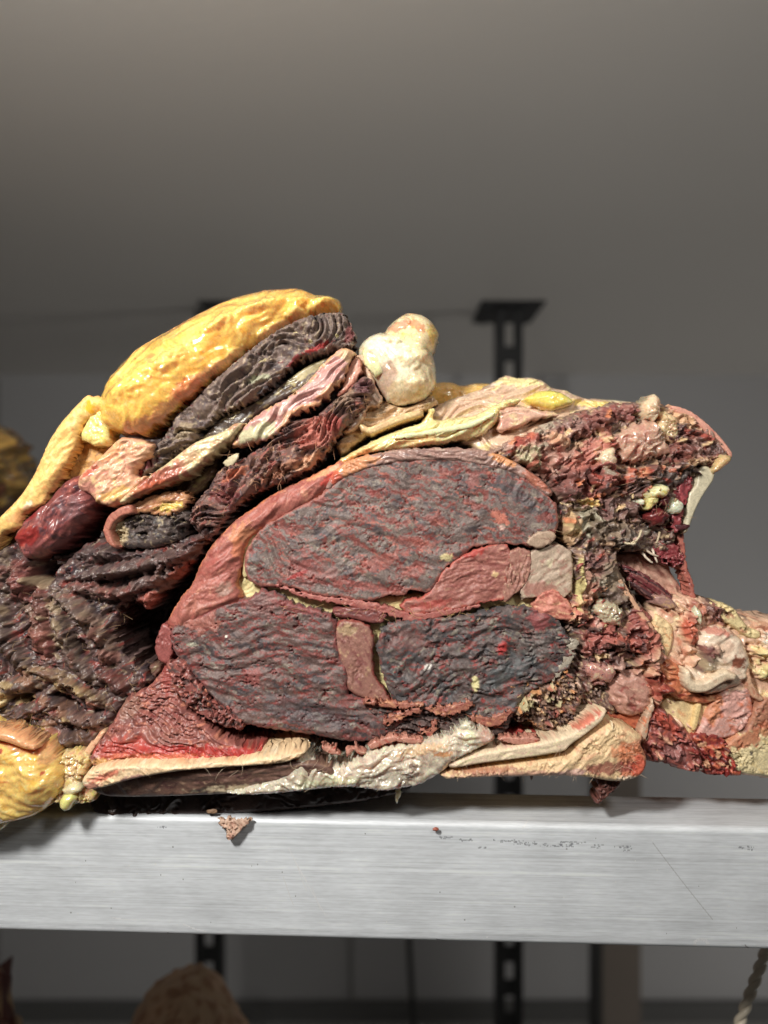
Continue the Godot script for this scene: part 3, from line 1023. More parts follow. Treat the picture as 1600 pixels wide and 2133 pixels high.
	# tendon
	piece("tendon", [515, 881, 500, 905, 470, 932, 436, 961, 402, 990, 357, 1010, 317, 1024, 285, 1040, 262, 1052, 250, 1050, 276, 1024, 300, 1006, 326, 985, 357, 963, 387, 940, 411, 923, 438, 911, 470, 900, 492, 884],
		"skin", S(206, 188, 146), {"h": 0.5, "H": 0.9, "R": 18.0, "dep": 1.6, "rag": 2.0,
		"folds": [[1.6, 80.0, 16.0, -34.0, 0], [0.7, 40.0, 6.0, -34.0, 1]],
		"layers": [[S(176, 132, 104), 50.0, 12.0, -34.0, 0.05, 0.3], [S(228, 214, 164), 40.0, 10.0, -34.0, 0.1, 0.3]],
		"marks": [[345, 1000, 70, 26, -28, S(160, 78, 66), 0.9], [320, 1016, 50, 10, -20, S(186, 96, 66), 0.8], [400, 960, 30, 14, -34, S(198, 148, 116), 0.6], [430, 950, 44, 10, -34, S(224, 186, 140), 0.6]]})
	# pale membrane over the roots of the cap
	piece("membrane", [203, 966, 222, 948, 246, 924, 262, 911, 300, 918, 328, 930, 324, 946, 306, 962, 286, 984, 292, 1000, 318, 985, 290, 1020, 256, 1050, 236, 1056, 212, 1050, 196, 1030, 172, 1020, 176, 990],
		"skin", S(216, 166, 134), {"h": 0.2, "H": 0.9, "R": 22.0, "dep": 2.0, "rag": 3.0,
		"folds": [[2.6, 70.0, 24.0, -34.0, 0], [0.9, 50.0, 12.0, -34.0, 2]],
		"layers": [[S(196, 128, 106), 40.0, 16.0, -40.0, 0.05, 0.3], [S(226, 192, 140), 40.0, 16.0, -30.0, 0.08, 0.3]],
		"marks": [[245, 945, 36, 9, -38, S(228, 158, 112), 0.9], [250, 1030, 40, 12, -24, S(222, 176, 104), 0.85], [200, 985, 22, 8, -40, S(178, 84, 70), 0.9], [300, 945, 26, 10, 10, S(208, 158, 124), 0.7], [196, 1016, 18, 14, 0, S(170, 108, 98), 0.8]]})
	# dark red roll running down left
	piece("red_roll", [176, 990, 200, 1004, 216, 1024, 222, 1050, 206, 1078, 180, 1100, 160, 1122, 120, 1152, 84, 1166, 60, 1150, 50, 1115, 62, 1086, 96, 1056, 118, 1040, 140, 1012],
		"skin", S(132, 74, 72), {"h": -0.9, "H": 1.8, "R": 46.0, "dep": 4.0,
		"folds": [[3.0, 90.0, 28.0, -50.0, 0], [0.5, 40.0, 10.0, -50.0, 0]],
		"layers": [[S(84, 56, 62), 50.0, 16.0, -50.0, 0.0, 0.25], [S(176, 104, 94), 40.0, 12.0, -50.0, 0.12, 0.32]],
		"marks": [[84, 1118, 44, 18, -26, S(140, 36, 32), 0.8], [92, 1070, 20, 14, -40, S(150, 54, 54), 0.8], [178, 1060, 22, 30, 30, S(124, 90, 92), 0.7]]})
	# lower lean roll with torn red and cream fibres
	piece("roll_lean", [754, 790, 770, 790, 781, 806, 779, 828, 756, 857, 734, 887, 716, 902, 702, 920, 667, 959, 644, 981, 608, 1001, 561, 1019, 529, 1033, 504, 1053, 481, 1078, 465, 1103, 440, 1128, 424, 1112, 402, 1082, 416, 1046, 443, 1015, 461, 981, 490, 966, 515, 955, 537, 940, 570, 918, 600, 880, 626, 877, 653, 873, 680, 855, 698, 835, 716, 826, 736, 806],
		"crust", S(116, 84, 76), {"h": -0.7, "H": 1.5, "R": 38.0, "dep": 4.0, "rag": 4.0, "ragf": 9.0,
		"folds": [[5.0, 100.0, 26.0, -42.0, 2], [2.0, 36.0, 9.0, -42.0, 2], [0.7, 8.0, 6.0, 0.0, 2]],
		"layers": [[S(74, 54, 54), 50.0, 14.0, -42.0, 0.0, 0.22], [S(160, 90, 80), 36.0, 9.0, -42.0, 0.12, 0.28], [S(186, 144, 112), 30.0, 7.0, -42.0, 0.2, 0.34]],
		"marks": [[660, 905, 56, 34, -30, S(186, 112, 98), 0.85], [650, 965, 34, 16, -30, S(216, 164, 130), 0.9], [700, 890, 22, 16, -40, S(178, 84, 76), 0.8], [762, 812, 18, 26, 30, S(104, 62, 66), 0.8], [720, 838, 26, 16, -30, S(140, 114, 96), 0.9], [590, 985, 50, 12, -30, S(190, 130, 100), 0.7], [480, 1030, 30, 30, 0, S(110, 42, 42), 0.7], [500, 990, 30, 10, -30, S(190, 108, 78), 0.8]]})
	piece("loose_flake", [460, 968, 478, 950, 500, 944, 502, 954, 490, 968, 478, 974], "skin", S(196, 184, 152), {"h": 0.7, "H": 0.25, "R": 8.0, "dep": 0.15, "tx": 1.0, "rag": 1.5, "ragf": 9.0, "folds": [[1.0, 30.0, 14.0, -30.0, 0]]})

# torn tongues of lean as raised patches inside an outline, for a piece's marks
func flakes(area: Array, count: int, deg: float, spread: float, size: Vector2, cols: Array, mm: float) -> Array:
	var poly := smooth_outline(area)
	var lo := poly[0]
	var hi := poly[0]
	for p in poly:
		lo = lo.min(p)
		hi = hi.max(p)
	var out := []
	var tries := 0
	while out.size() < count and tries < count * 20:
		tries += 1
		var q := Vector2(rng.randf_range(lo.x, hi.x), rng.randf_range(lo.y, hi.y))
		if not Geometry2D.is_point_in_polygon(q, poly):
			continue
		var l := rng.randf_range(size.x, size.y)
		out.append([q.x, q.y, l, l * rng.randf_range(0.28, 0.5), deg + rng.randf_range(-spread, spread), cols[rng.randi() % cols.size()], 0.85, mm * rng.randf_range(0.4, 1.0)])
	return out

func beef_flank() -> void:
	# the torn flank: one mass of sheets sweeping up to the right, open at the cavity
	var ridges := [
		[250, 1146, 105, 20, -4, S(96, 82, 80), 0.6, 10.3, S(70, 58, 60)], [300, 1176, 126, 20, -12, S(110, 94, 90), 0.6, 11.5, S(84, 66, 64)], [230, 1190, 84, 17, -10, S(88, 74, 74), 0.6, 8.0, S(120, 104, 98)],
		[310, 1212, 94, 18, -22, S(120, 96, 90), 0.6, 9.2, S(92, 74, 72)], [390, 1150, 73, 18, -38, S(104, 78, 74), 0.6, 9.2, S(80, 60, 60)], [220, 1225, 84, 20, 8, S(112, 86, 80), 0.6, 9.2, S(140, 84, 76)],
		[316, 1246, 18, 27, 60, S(170, 100, 88), 0.9, 6.9, S(150, 84, 76)], [385, 1186, 31, 12, -42, S(160, 92, 78), 0.8, 5.8, S(130, 70, 62)],
		[170, 1256, 63, 21, 30, S(122, 104, 92), 0.6, 9.2, S(96, 80, 74)], [200, 1290, 63, 24, 44, S(104, 88, 82), 0.6, 9.2, S(140, 120, 100)], [228, 1330, 42, 21, 56, S(126, 106, 92), 0.6, 8.0, S(90, 74, 70)], [236, 1362, 27, 20, 20, S(146, 104, 94), 0.85, 5.8, S(120, 84, 78)],
		[150, 1310, 73, 21, 62, S(98, 84, 78), 0.6, 9.2, S(130, 112, 94)], [104, 1320, 67, 27, 80, S(142, 92, 80), 0.8, 8.0, S(116, 64, 60)], [100, 1250, 42, 18, 84, S(120, 82, 74), 0.7, 6.9, S(94, 70, 66)],
		[62, 1205, 54, 27, 84, S(124, 74, 68), 0.85, 11.5, S(94, 54, 54)], [24, 1180, 63, 27, 76, S(92, 78, 74), 0.6, 9.2, S(140, 124, 104)], [20, 1270, 63, 24, 70, S(84, 72, 70), 0.6, 9.2, S(128, 112, 96)], [40, 1340, 73, 24, 56, S(100, 86, 78), 0.6, 9.2, S(76, 64, 62)],
		[180, 1380, 63, 20, 40, S(110, 92, 82), 0.6, 8.0, S(84, 68, 64)], [250, 1410, 52, 21, 46, S(112, 70, 64), 0.7, 8.0, S(86, 60, 58)], [120, 1400, 63, 18, 20, S(146, 120, 90), 0.7, 6.9, S(112, 92, 78)], [200, 1440, 63, 18, 26, S(120, 96, 80), 0.6, 8.0, S(150, 126, 92)],
		[60, 1420, 63, 21, -10, S(104, 88, 78), 0.6, 8.0, S(140, 118, 88)], [12, 1448, 31, 21, -20, S(206, 186, 134), 0.9, 5.8, S(180, 150, 104)], [90, 1470, 63, 18, -20, S(92, 78, 74), 0.6, 8.0, S(116, 84, 74)], [180, 1490, 63, 17, 10, S(124, 94, 82), 0.6, 8.0, S(96, 76, 70)], [160, 1530, 52, 18, -10, S(90, 72, 66), 0.6, 6.9, S(130, 104, 84)],
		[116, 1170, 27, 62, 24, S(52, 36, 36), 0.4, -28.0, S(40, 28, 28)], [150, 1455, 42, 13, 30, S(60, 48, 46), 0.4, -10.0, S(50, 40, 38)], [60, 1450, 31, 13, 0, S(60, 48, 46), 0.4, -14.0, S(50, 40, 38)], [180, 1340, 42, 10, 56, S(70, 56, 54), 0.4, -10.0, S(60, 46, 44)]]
	piece("flank_lean", [-40, 1165, 20, 1130, 60, 1120, 100, 1144, 139, 1170, 180, 1136, 209, 1122, 236, 1132, 270, 1145, 304, 1143, 350, 1130, 400, 1110, 446, 1106, 434, 1138, 411, 1164, 387, 1192, 356, 1224, 334, 1239, 320, 1264, 310, 1271, 301, 1254, 278, 1249, 262, 1264, 252, 1292, 248, 1322, 260, 1352, 284, 1374, 310, 1392, 322, 1412, 302, 1432, 277, 1452, 256, 1482, 238, 1522, 204, 1560, 164, 1580, 120, 1550, 60, 1530, -40, 1520],
		"meat", S(100, 80, 77), {"soft": 1, "h": -1.0, "H": 0.8, "R": 40.0, "dep": 5.0, "rag": 5.0, "cell": 2.3, "taper": 0.06,
		"folds": [[4.0, 110.0, 34.0, -34.0, 0], [0.9, 60.0, 16.0, -30.0, 2], [0.5, 16.0, 9.0, -20.0, 0], [0.3, 7.0, 6.0, 0.0, 0]], "crack": [60.0, 26.0, -30.0, 3.0, S(84, 44, 42)],
		"layers": [[S(64, 54, 58), 60.0, 22.0, -34.0, 0.02, 0.22], [S(146, 126, 106), 40.0, 12.0, -30.0, 0.17, 0.28], [S(134, 66, 60), 50.0, 14.0, -34.0, 0.12, 0.24]],
		"marks": ridges + flakes([40, 1390, 150, 1395, 230, 1460, 215, 1530, 160, 1560, 90, 1500, 30, 1480], 26, 24.0, 40.0, Vector2(10, 26), [S(116, 88, 76), S(146, 108, 88), S(88, 68, 62), S(164, 140, 100), S(150, 92, 76)], 2.6) + flakes([10, 1180, 90, 1180, 140, 1250, 240, 1280, 230, 1350, 140, 1370, 40, 1360], 30, 40.0, 40.0, Vector2(9, 24), [S(130, 106, 94), S(116, 80, 72), S(150, 130, 106)], 2.0)})
	piece("flank_curl_crumb", [244, 1098, 256, 1080, 290, 1070, 340, 1064, 380, 1058, 402, 1066, 410, 1090, 400, 1116, 350, 1134, 300, 1144, 262, 1138, 244, 1122],
		"crust", S(84, 70, 66), {"h": -0.7, "H": 1.0, "R": 30.0, "dep": 4.0, "rag": 4.0, "folds": [[3.4, 40.0, 20.0, -15.0, 2], [1.6, 16.0, 9.0, 0.0, 2]],
		"layers": [[S(54, 46, 46), 30.0, 14.0, -10.0, -0.02, 0.2], [S(172, 154, 122), 20.0, 12.0, 0.0, 0.16, 0.32]], "marks": [[262, 1112, 22, 28, 0, S(178, 158, 122), 0.85]]})
	piece("flank_curl", band([282, 1060, 256, 1068, 238, 1084, 230, 1104, 236, 1124, 248, 1140], [10, 10, 10, 9, 8, 5]),
		"skin", S(176, 112, 94), {"h": 0.3, "H": 0.7, "R": 9.0, "dep": 2.0, "rag": 1.5, "layers": [[S(150, 84, 74), 30.0, 8.0, 60.0, 0.0, 0.3]]})
	piece("flank_curl_skin", [256, 1064, 290, 1046, 330, 1030, 370, 1024, 400, 1030, 398, 1048, 370, 1072, 345, 1076, 310, 1068, 282, 1072],
		"skin", S(178, 128, 90), {"h": -0.2, "H": 0.6, "R": 14.0, "dep": 1.5, "rag": 4.0, "ragf": 9.0, "folds": [[1.4, 50.0, 12.0, -20.0, 2]],
		"layers": [[S(150, 96, 74), 40.0, 10.0, -20.0, 0.0, 0.3]], "marks": [[360, 1055, 30, 10, -14, S(214, 184, 96), 0.95]]})
	piece("gap_skin", [330, 1024, 380, 996, 430, 964, 460, 950, 452, 985, 430, 1020, 400, 1034], "skin", S(120, 88, 66), {"h": -2.4, "H": 0.5, "R": 14.0, "dep": 2.0, "folds": [[1.4, 50.0, 12.0, -30.0, 2]], "layers": [[S(160, 140, 90), 40.0, 10.0, -30.0, 0.0, 0.3]]})

func beef_eye() -> void:
	# creamy seams between the muscles
	piece("seam_fat", [486, 1190, 530, 1190, 600, 1215, 720, 1240, 860, 1235, 1000, 1240, 1100, 1235, 1130, 1262, 1040, 1285, 900, 1300, 850, 1320, 820, 1400, 830, 1470, 790, 1470, 770, 1400, 760, 1320, 690, 1300, 600, 1290, 500, 1270],
		"drytat", S(216, 204, 148), {"h": -1.1, "H": 0.5, "R": 20.0, "dep": 3.0, "folds": [[1.2, 40.0, 14.0, 10.0, 0]], "layers": [[S(190, 172, 120), 40.0, 16.0, 10.0, 0.05, 0.3], [S(232, 190, 130), 20.0, 12.0, 0.0, 0.2, 0.36]]})
	piece("seam_fat", [512, 1120, 545, 1090, 560, 1100, 530, 1135, 524, 1200, 508, 1206, 504, 1160], "drytat", S(196, 180, 132), {"h": -0.5, "H": 0.2, "R": 10.0, "dep": 2.0})
	# rib eye
	piece("rib_eye", [517, 1203, 513, 1165, 523, 1135, 549, 1100, 597, 1070, 656, 1040, 680, 1022, 716, 992, 775, 969, 834, 958, 894, 956, 953, 957, 1013, 966, 1060, 978, 1102, 1002, 1131, 1025, 1155, 1048, 1161, 1072, 1158, 1100, 1149, 1123, 1125, 1135, 1072, 1134, 1054, 1132, 1001, 1135, 975, 1146, 945, 1168, 920, 1190, 908, 1213, 895, 1234, 880, 1230, 852, 1228, 838, 1240, 817, 1236, 763, 1250, 716, 1243, 656, 1236, 597, 1219, 549, 1219],
		"crust", S(116, 100, 95), {"h": 0.0, "H": 0.25, "R": 14.0, "grow": 2.0, "crack": [70.0, 26.0, 14.0, 2.0, S(150, 62, 54)], "dep": 4.0, "rag": 2.5, "ragf": 16.0, "cell": 2.3, "mottle": 0.24,
		"folds": [[2.0, 120.0, 46.0, 20.0, 0], [0.28, 50.0, 18.0, 14.0, 2], [0.42, 12.0, 7.0, 20.0, 0], [0.32, 6.0, 5.0, 0.0, 0]],
		"layers": [[S(84, 74, 76), 70.0, 34.0, 15.0, 0.0, 0.25], [S(134, 122, 110), 60.0, 30.0, 0.0, 0.12, 0.3], [S(128, 72, 66), 90.0, 18.0, 18.0, 0.05, 0.18], [S(164, 98, 86), 60.0, 10.0, 14.0, 0.19, 0.27], [S(126, 56, 52), 40.0, 12.0, -20.0, 0.22, 0.28]],
		"marks": [[640, 1190, 70, 30, 12, S(146, 84, 80), 0.5], [790, 1170, 60, 18, -20, S(170, 96, 86), 0.55], [860, 1130, 60, 12, 10, S(168, 94, 84), 0.5], [620, 1197, 24, 5, -24, S(160, 40, 40), 0.8], [1040, 1078, 24, 12, 40, S(196, 118, 100), 0.9], [1045, 1098, 7, 6, 0, S(206, 170, 158), 1.0], [985, 1000, 14, 22, 20, S(150, 88, 82), 0.7], [760, 1220, 90, 9, 12, S(168, 92, 86), 0.6], [1075, 1030, 60, 16, 40, S(82, 76, 80), 0.7], [860, 1190, 40, 12, -14, S(172, 104, 96), 0.5], [930, 1160, 14, 10, 0, S(220, 205, 150), 0.8]],
		"rim": [S(150, 92, 82), 7.0]})
	# upper rim of the eye
	piece("eye_rim", [690, 990, 706, 972, 740, 955, 790, 943, 840, 936, 900, 933, 960, 934, 1010, 939, 1052, 954, 1090, 975, 1126, 1000, 1150, 1028, 1140, 1040, 1112, 1018, 1070, 990, 1013, 974, 953, 964, 894, 962, 834, 965, 775, 976, 716, 1000, 690, 1022, 678, 1020],
		"skin", S(160, 126, 116), {"h": -0.35, "H": 0.75, "R": 16.0, "dep": 3.0, "rag": 2.5, "folds": [[1.5, 80.0, 10.0, 5.0, 2]],
		"layers": [[S(130, 104, 100), 60.0, 10.0, 0.0, 0.05, 0.3], [S(196, 172, 156), 40.0, 8.0, 5.0, 0.16, 0.34]],
		"marks": [[740, 966, 60, 22, -20, S(218, 150, 106), 0.9], [700, 996, 16, 18, -30, S(196, 92, 70), 0.9], [1045, 958, 34, 12, 20, S(224, 156, 104), 0.9], [1110, 1002, 40, 12, 40, S(186, 110, 86), 0.8]]})
	# smooth red cap muscle wrapping the left side
	piece("cap_muscle", [712, 962, 680, 978, 633, 1002, 579, 1028, 526, 1064, 478, 1100, 443, 1141, 419, 1183, 405, 1218, 383, 1242, 365, 1272, 354, 1302, 372, 1316, 410, 1300, 460, 1272, 490, 1262, 504, 1240, 494, 1214, 503, 1180, 506, 1150, 516, 1126, 532, 1110, 566, 1088, 633, 1056, 674, 1025, 700, 995, 722, 976],
		"muscle", S(172, 104, 93), {"ball": 1, "h": -0.4, "H": 0.9, "R": 40.0, "dep": 5.0, "rag": 2.0, "cell": 2.3, "grow": 3.0,
		"folds": [[2.4, 110.0, 46.0, -45.0, 0], [0.35, 26.0, 9.0, 30.0, 1], [0.3, 60.0, 8.0, -45.0, 2]],
		"layers": [[S(160, 84, 76), 90.0, 30.0, -45.0, 0.0, 0.35], [S(206, 142, 118), 60.0, 20.0, -45.0, 0.12, 0.35], [S(150, 96, 84), 24.0, 12.0, 20.0, 0.2, 0.4]],
		"marks": [[690, 1000, 24, 14, -40, S(196, 60, 50), 0.7], [508, 1110, 30, 22, -30, S(216, 150, 104), 0.55], [500, 1140, 12, 26, 10, S(214, 130, 90), 0.6], [470, 1225, 22, 14, -20, S(150, 118, 104), 0.8], [415, 1262, 26, 18, 0, S(170, 110, 94), 0.6], [676, 985, 40, 8, -26, S(224, 164, 118), 0.8], [620, 1066, 60, 6, -30, S(170, 56, 50), 0.7]], "rim": [S(208, 128, 92), 4.0]})
	# little muscles on the right of the eye
	piece("side_muscle", [908, 1216, 922, 1192, 950, 1168, 985, 1148, 1010, 1139, 1054, 1136, 1062, 1160, 1054, 1200, 1048, 1246, 1010, 1252, 970, 1262, 930, 1268, 890, 1276, 850, 1276, 836, 1262, 850, 1250, 884, 1246],
		"muscle", S(160, 102, 92), {"h": -0.05, "H": 0.3, "R": 12.0, "grow": 3.0, "dep": 4.0, "rag": 3.0, "folds": [[1.4, 80.0, 26.0, -10.0, 0], [0.4, 50.0, 9.0, -14.0, 2], [0.2, 8.0, 6.0, 0.0, 0]],
		"layers": [[S(140, 78, 72), 50.0, 12.0, -10.0, 0.0, 0.3], [S(190, 138, 120), 30.0, 9.0, -10.0, 0.16, 0.34]],
		"marks": [[985, 1150, 30, 10, -20, S(178, 56, 50), 0.8], [1030, 1195, 8, 7, 0, S(224, 190, 140), 0.9], [895, 1258, 50, 9, -10, S(176, 76, 68), 0.7]], "rim": [S(180, 92, 80), 5.0]})
	piece("side_muscle", [1060, 1152, 1082, 1142, 1102, 1150, 1102, 1190, 1088, 1220, 1066, 1238, 1050, 1252, 1048, 1210], "muscle", S(168, 120, 106), {"h": -0.05, "H": 0.3, "R": 10.0, "grow": 3.0, "dep": 3.0, "folds": [[1.0, 40.0, 9.0, 80.0, 2]], "layers": [[S(148, 92, 82), 30.0, 9.0, 80.0, 0.0, 0.3], [S(206, 170, 140), 20.0, 6.0, 80.0, 0.2, 0.34]]})
	piece("side_muscle", [1104, 1152, 1132, 1140, 1164, 1136, 1186, 1150, 1187, 1230, 1168, 1248, 1120, 1240, 1088, 1244, 1084, 1228, 1102, 1198], "muscle", S(186, 164, 144), {"h": -0.1, "H": 0.3, "R": 10.0, "grow": 3.0, "dep": 3.0, "folds": [[0.8, 60.0, 20.0, -30.0, 0]], "layers": [[S(168, 126, 112), 40.0, 14.0, -40.0, 0.0, 0.3], [S(214, 200, 168), 40.0, 14.0, -30.0, 0.15, 0.35]], "marks": [[1120, 1225, 40, 16, 0, S(166, 112, 100), 0.8]]})
	piece("side_pad", [1090, 1128, 1110, 1112, 1140, 1104, 1158, 1112, 1154, 1126, 1136, 1138, 1106, 1142], "skin", S(184, 158, 136), {"h": 0.3, "H": 0.3, "R": 10.0, "dep": 1.0, "layers": [[S(150, 120, 104), 20.0, 9.0, 0.0, 0.0, 0.3]]})
	piece("pink_flap", [1122, 1236, 1148, 1226, 1172, 1238, 1190, 1262, 1222, 1276, 1226, 1290, 1196, 1290, 1168, 1290, 1140, 1284, 1112, 1272, 1110, 1250], "muscle", S(206, 134, 116), {"h": 0.0, "H": 0.4, "R": 14.0, "dep": 1.5, "rag": 4.0, "folds": [[1.6, 40.0, 16.0, 20.0, 0]], "layers": [[S(180, 96, 84), 30.0, 12.0, 20.0, 0.02, 0.25], [S(228, 176, 140), 24.0, 10.0, 20.0, 0.14, 0.28]]})
	# red lip under the eye
	piece("eye_lip", band([575, 1216, 620, 1234, 670, 1246, 720, 1252, 770, 1262, 812, 1272, 850, 1284, 890, 1282, 940, 1272, 1000, 1260], [3, 5, 6, 7, 9, 9, 9, 8, 6, 3]),
		"muscle", S(166, 100, 92), {"h": 0.0, "H": 0.3, "R": 7.0, "dep": 1.4, "rag": 3.5, "ragf": 9.0, "folds": [[0.8, 40.0, 6.0, 8.0, 2]], "layers": [[S(160, 84, 78), 30.0, 6.0, 8.0, 0.0, 0.3], [S(200, 140, 124), 30.0, 6.0, 8.0, 0.16, 0.34]]})
	# lower left muscle
	piece("lower_muscle", [448, 1274, 470, 1264, 520, 1249, 549, 1233, 570, 1238, 602, 1256, 639, 1269, 688, 1283, 696, 1318, 702, 1368, 718, 1391, 720, 1430, 716, 1448, 775, 1464, 834, 1476, 838, 1494, 810, 1520, 775, 1535, 716, 1535, 656, 1523, 567, 1511, 508, 1500, 466, 1466, 440, 1436, 405, 1395, 376, 1361, 362, 1330, 372, 1300, 404, 1290],
		"crust", S(106, 84, 80), {"h": 0.0, "H": 0.4, "R": 18.0, "grow": 5.0, "crack": [80.0, 20.0, 8.0, 2.4, S(140, 56, 52)], "dep": 4.5, "rag": 3.0, "cell": 2.3, "mottle": 0.27,
		"folds": [[2.2, 140.0, 50.0, 10.0, 0], [0.22, 90.0, 17.0, 8.0, 2], [1.0, 70.0, 30.0, 0.0, 0], [0.42, 14.0, 6.0, 10.0, 0], [0.3, 6.0, 5.0, 0.0, 0]],
		"layers": [[S(78, 68, 70), 90.0, 30.0, 15.0, -0.02, 0.2], [S(122, 70, 66), 70.0, 14.0, 8.0, 0.06, 0.18], [S(128, 116, 106), 70.0, 18.0, 10.0, 0.16, 0.3], [S(136, 58, 54), 50.0, 7.0, 8.0, 0.18, 0.26]],
		"marks": [[420, 1290, 44, 30, 0, S(160, 98, 86), 0.85], [552, 1258, 40, 26, 10, S(134, 92, 88), 0.6], [404, 1340, 14, 5, 0, S(170, 168, 150), 0.9], [530, 1405, 24, 20, 40, S(150, 80, 76), 0.7], [640, 1480, 110, 30, 14, S(82, 74, 78), 0.6], [620, 1265, 60, 10, 16, S(142, 74, 72), 0.7], [474, 1324, 3, 3, 0, c_white(), 1.0]],
		"rim": [S(130, 72, 70), 5.0]})
	piece("wedge_muscle", [704, 1298, 733, 1291, 768, 1303, 777, 1325, 774, 1373, 781, 1409, 799, 1434, 811, 1457, 763, 1451, 728, 1434, 716, 1397, 704, 1349, 700, 1320],
		"muscle", S(150, 106, 94), {"h": -0.1, "H": 0.4, "R": 16.0, "grow": 3.0, "dep": 3.0, "rag": 2.0, "folds": [[1.0, 60.0, 16.0, 70.0, 0], [0.4, 14.0, 6.0, -20.0, 2]], "layers": [[S(132, 80, 76), 40.0, 16.0, 70.0, 0.0, 0.3], [S(184, 148, 118), 30.0, 12.0, 60.0, 0.16, 0.36]], "marks": [[725, 1310, 22, 14, 0, S(176, 152, 116), 0.7]], "rim": [S(146, 74, 66), 4.0]})
	piece("wedge_top", [688, 1268, 730, 1262, 776, 1262, 808, 1276, 800, 1296, 778, 1298, 730, 1286, 700, 1284], "meat", S(134, 78, 74), {"h": -0.2, "H": 0.5, "R": 12.0, "dep": 2.0, "folds": [[1.2, 40.0, 9.0, 10.0, 2]], "layers": [[S(108, 72, 72), 30.0, 8.0, 10.0, 0.0, 0.3]]})
	# lower right muscle
	piece("lower_muscle", [794, 1322, 823, 1298, 894, 1292, 953, 1286, 1013, 1275, 1072, 1268, 1125, 1273, 1155, 1291, 1173, 1320, 1190, 1349, 1180, 1385, 1136, 1415, 1085, 1444, 1060, 1490, 1010, 1496, 970, 1480, 924, 1464, 870, 1470, 826, 1453, 806, 1415, 794, 1373],
		"crust", S(98, 84, 82), {"h": 0.0, "H": 0.45, "R": 18.0, "grow": 5.0, "crack": [50.0, 24.0, -10.0, 2.0, S(120, 56, 54)], "dep": 4.0, "rag": 3.5, "cell": 2.3, "mottle": 0.22,
		"folds": [[2.8, 90.0, 40.0, -10.0, 0], [1.0, 50.0, 18.0, -10.0, 2], [0.5, 14.0, 7.0, 0.0, 0], [0.35, 6.0, 5.0, 0.0, 0]],
		"layers": [[S(76, 72, 74), 70.0, 34.0, -20.0, -0.05, 0.16], [S(120, 70, 66), 46.0, 16.0, 0.0, 0.08, 0.2], [S(128, 120, 108), 50.0, 20.0, -30.0, 0.14, 0.28], [S(140, 58, 54), 30.0, 9.0, 0.0, 0.2, 0.28]],
		"marks": [[1042, 1345, 12, 16, 10, S(170, 44, 42), 0.9], [988, 1422, 9, 18, -10, S(212, 202, 146), 0.95], [1060, 1390, 80, 22, -34, S(84, 88, 90), 0.8], [890, 1386, 10, 6, -30, S(226, 220, 212), 0.9], [1120, 1290, 26, 20, 20, S(150, 70, 70), 0.7], [845, 1330, 50, 24, 0, S(128, 88, 84), 0.5], [1110, 1345, 40, 30, 0, S(122, 112, 108), 0.6]]})
	# lower strips under the muscles
	piece("lower_strip", [728, 1446, 780, 1456, 850, 1462, 900, 1466, 960, 1476, 1020, 1490, 1062, 1488, 1050, 1520, 1000, 1532, 940, 1530, 880, 1534, 820, 1540, 790, 1530, 800, 1500, 760, 1476],
		"crust", S(102, 82, 78), {"h": -0.3, "H": 0.6, "R": 18.0, "dep": 3.0, "rag": 4.0, "folds": [[2.6, 80.0, 12.0, 5.0, 2], [1.2, 20.0, 7.0, 0.0, 2]], "layers": [[S(70, 58, 56), 50.0, 10.0, 5.0, 0.0, 0.25], [S(168, 86, 68), 40.0, 7.0, 5.0, 0.14, 0.28]]})
	for s in [[[756, 1458, 810, 1464, 850, 1468, 880, 1464], [3, 6, 6, 3]], [[800, 1502, 830, 1490, 850, 1480, 876, 1476], [5, 8, 7, 4]], [[890, 1470, 915, 1478, 950, 1474, 980, 1462], [5, 10, 10, 6]], [[980, 1490, 1010, 1500, 1040, 1496, 1062, 1476], [5, 9, 10, 6]], [[872, 1518, 894, 1524, 906, 1510, 904, 1498], [4, 7, 6, 3]]]:
		piece("torn_strip", band(s[0], s[1]), "meat", S(168, 108, 92), {"h": 0.4, "H": 0.4, "R": 8.0, "dep": 0.9, "rag": 5.0, "ragf": 8.0, "folds": [[0.8, 30.0, 7.0, 0.0, 2]], "layers": [[S(206, 148, 112), 30.0, 8.0, 0.0, 0.05, 0.3], [S(140, 64, 58), 30.0, 7.0, 0.0, 0.1, 0.3]]})
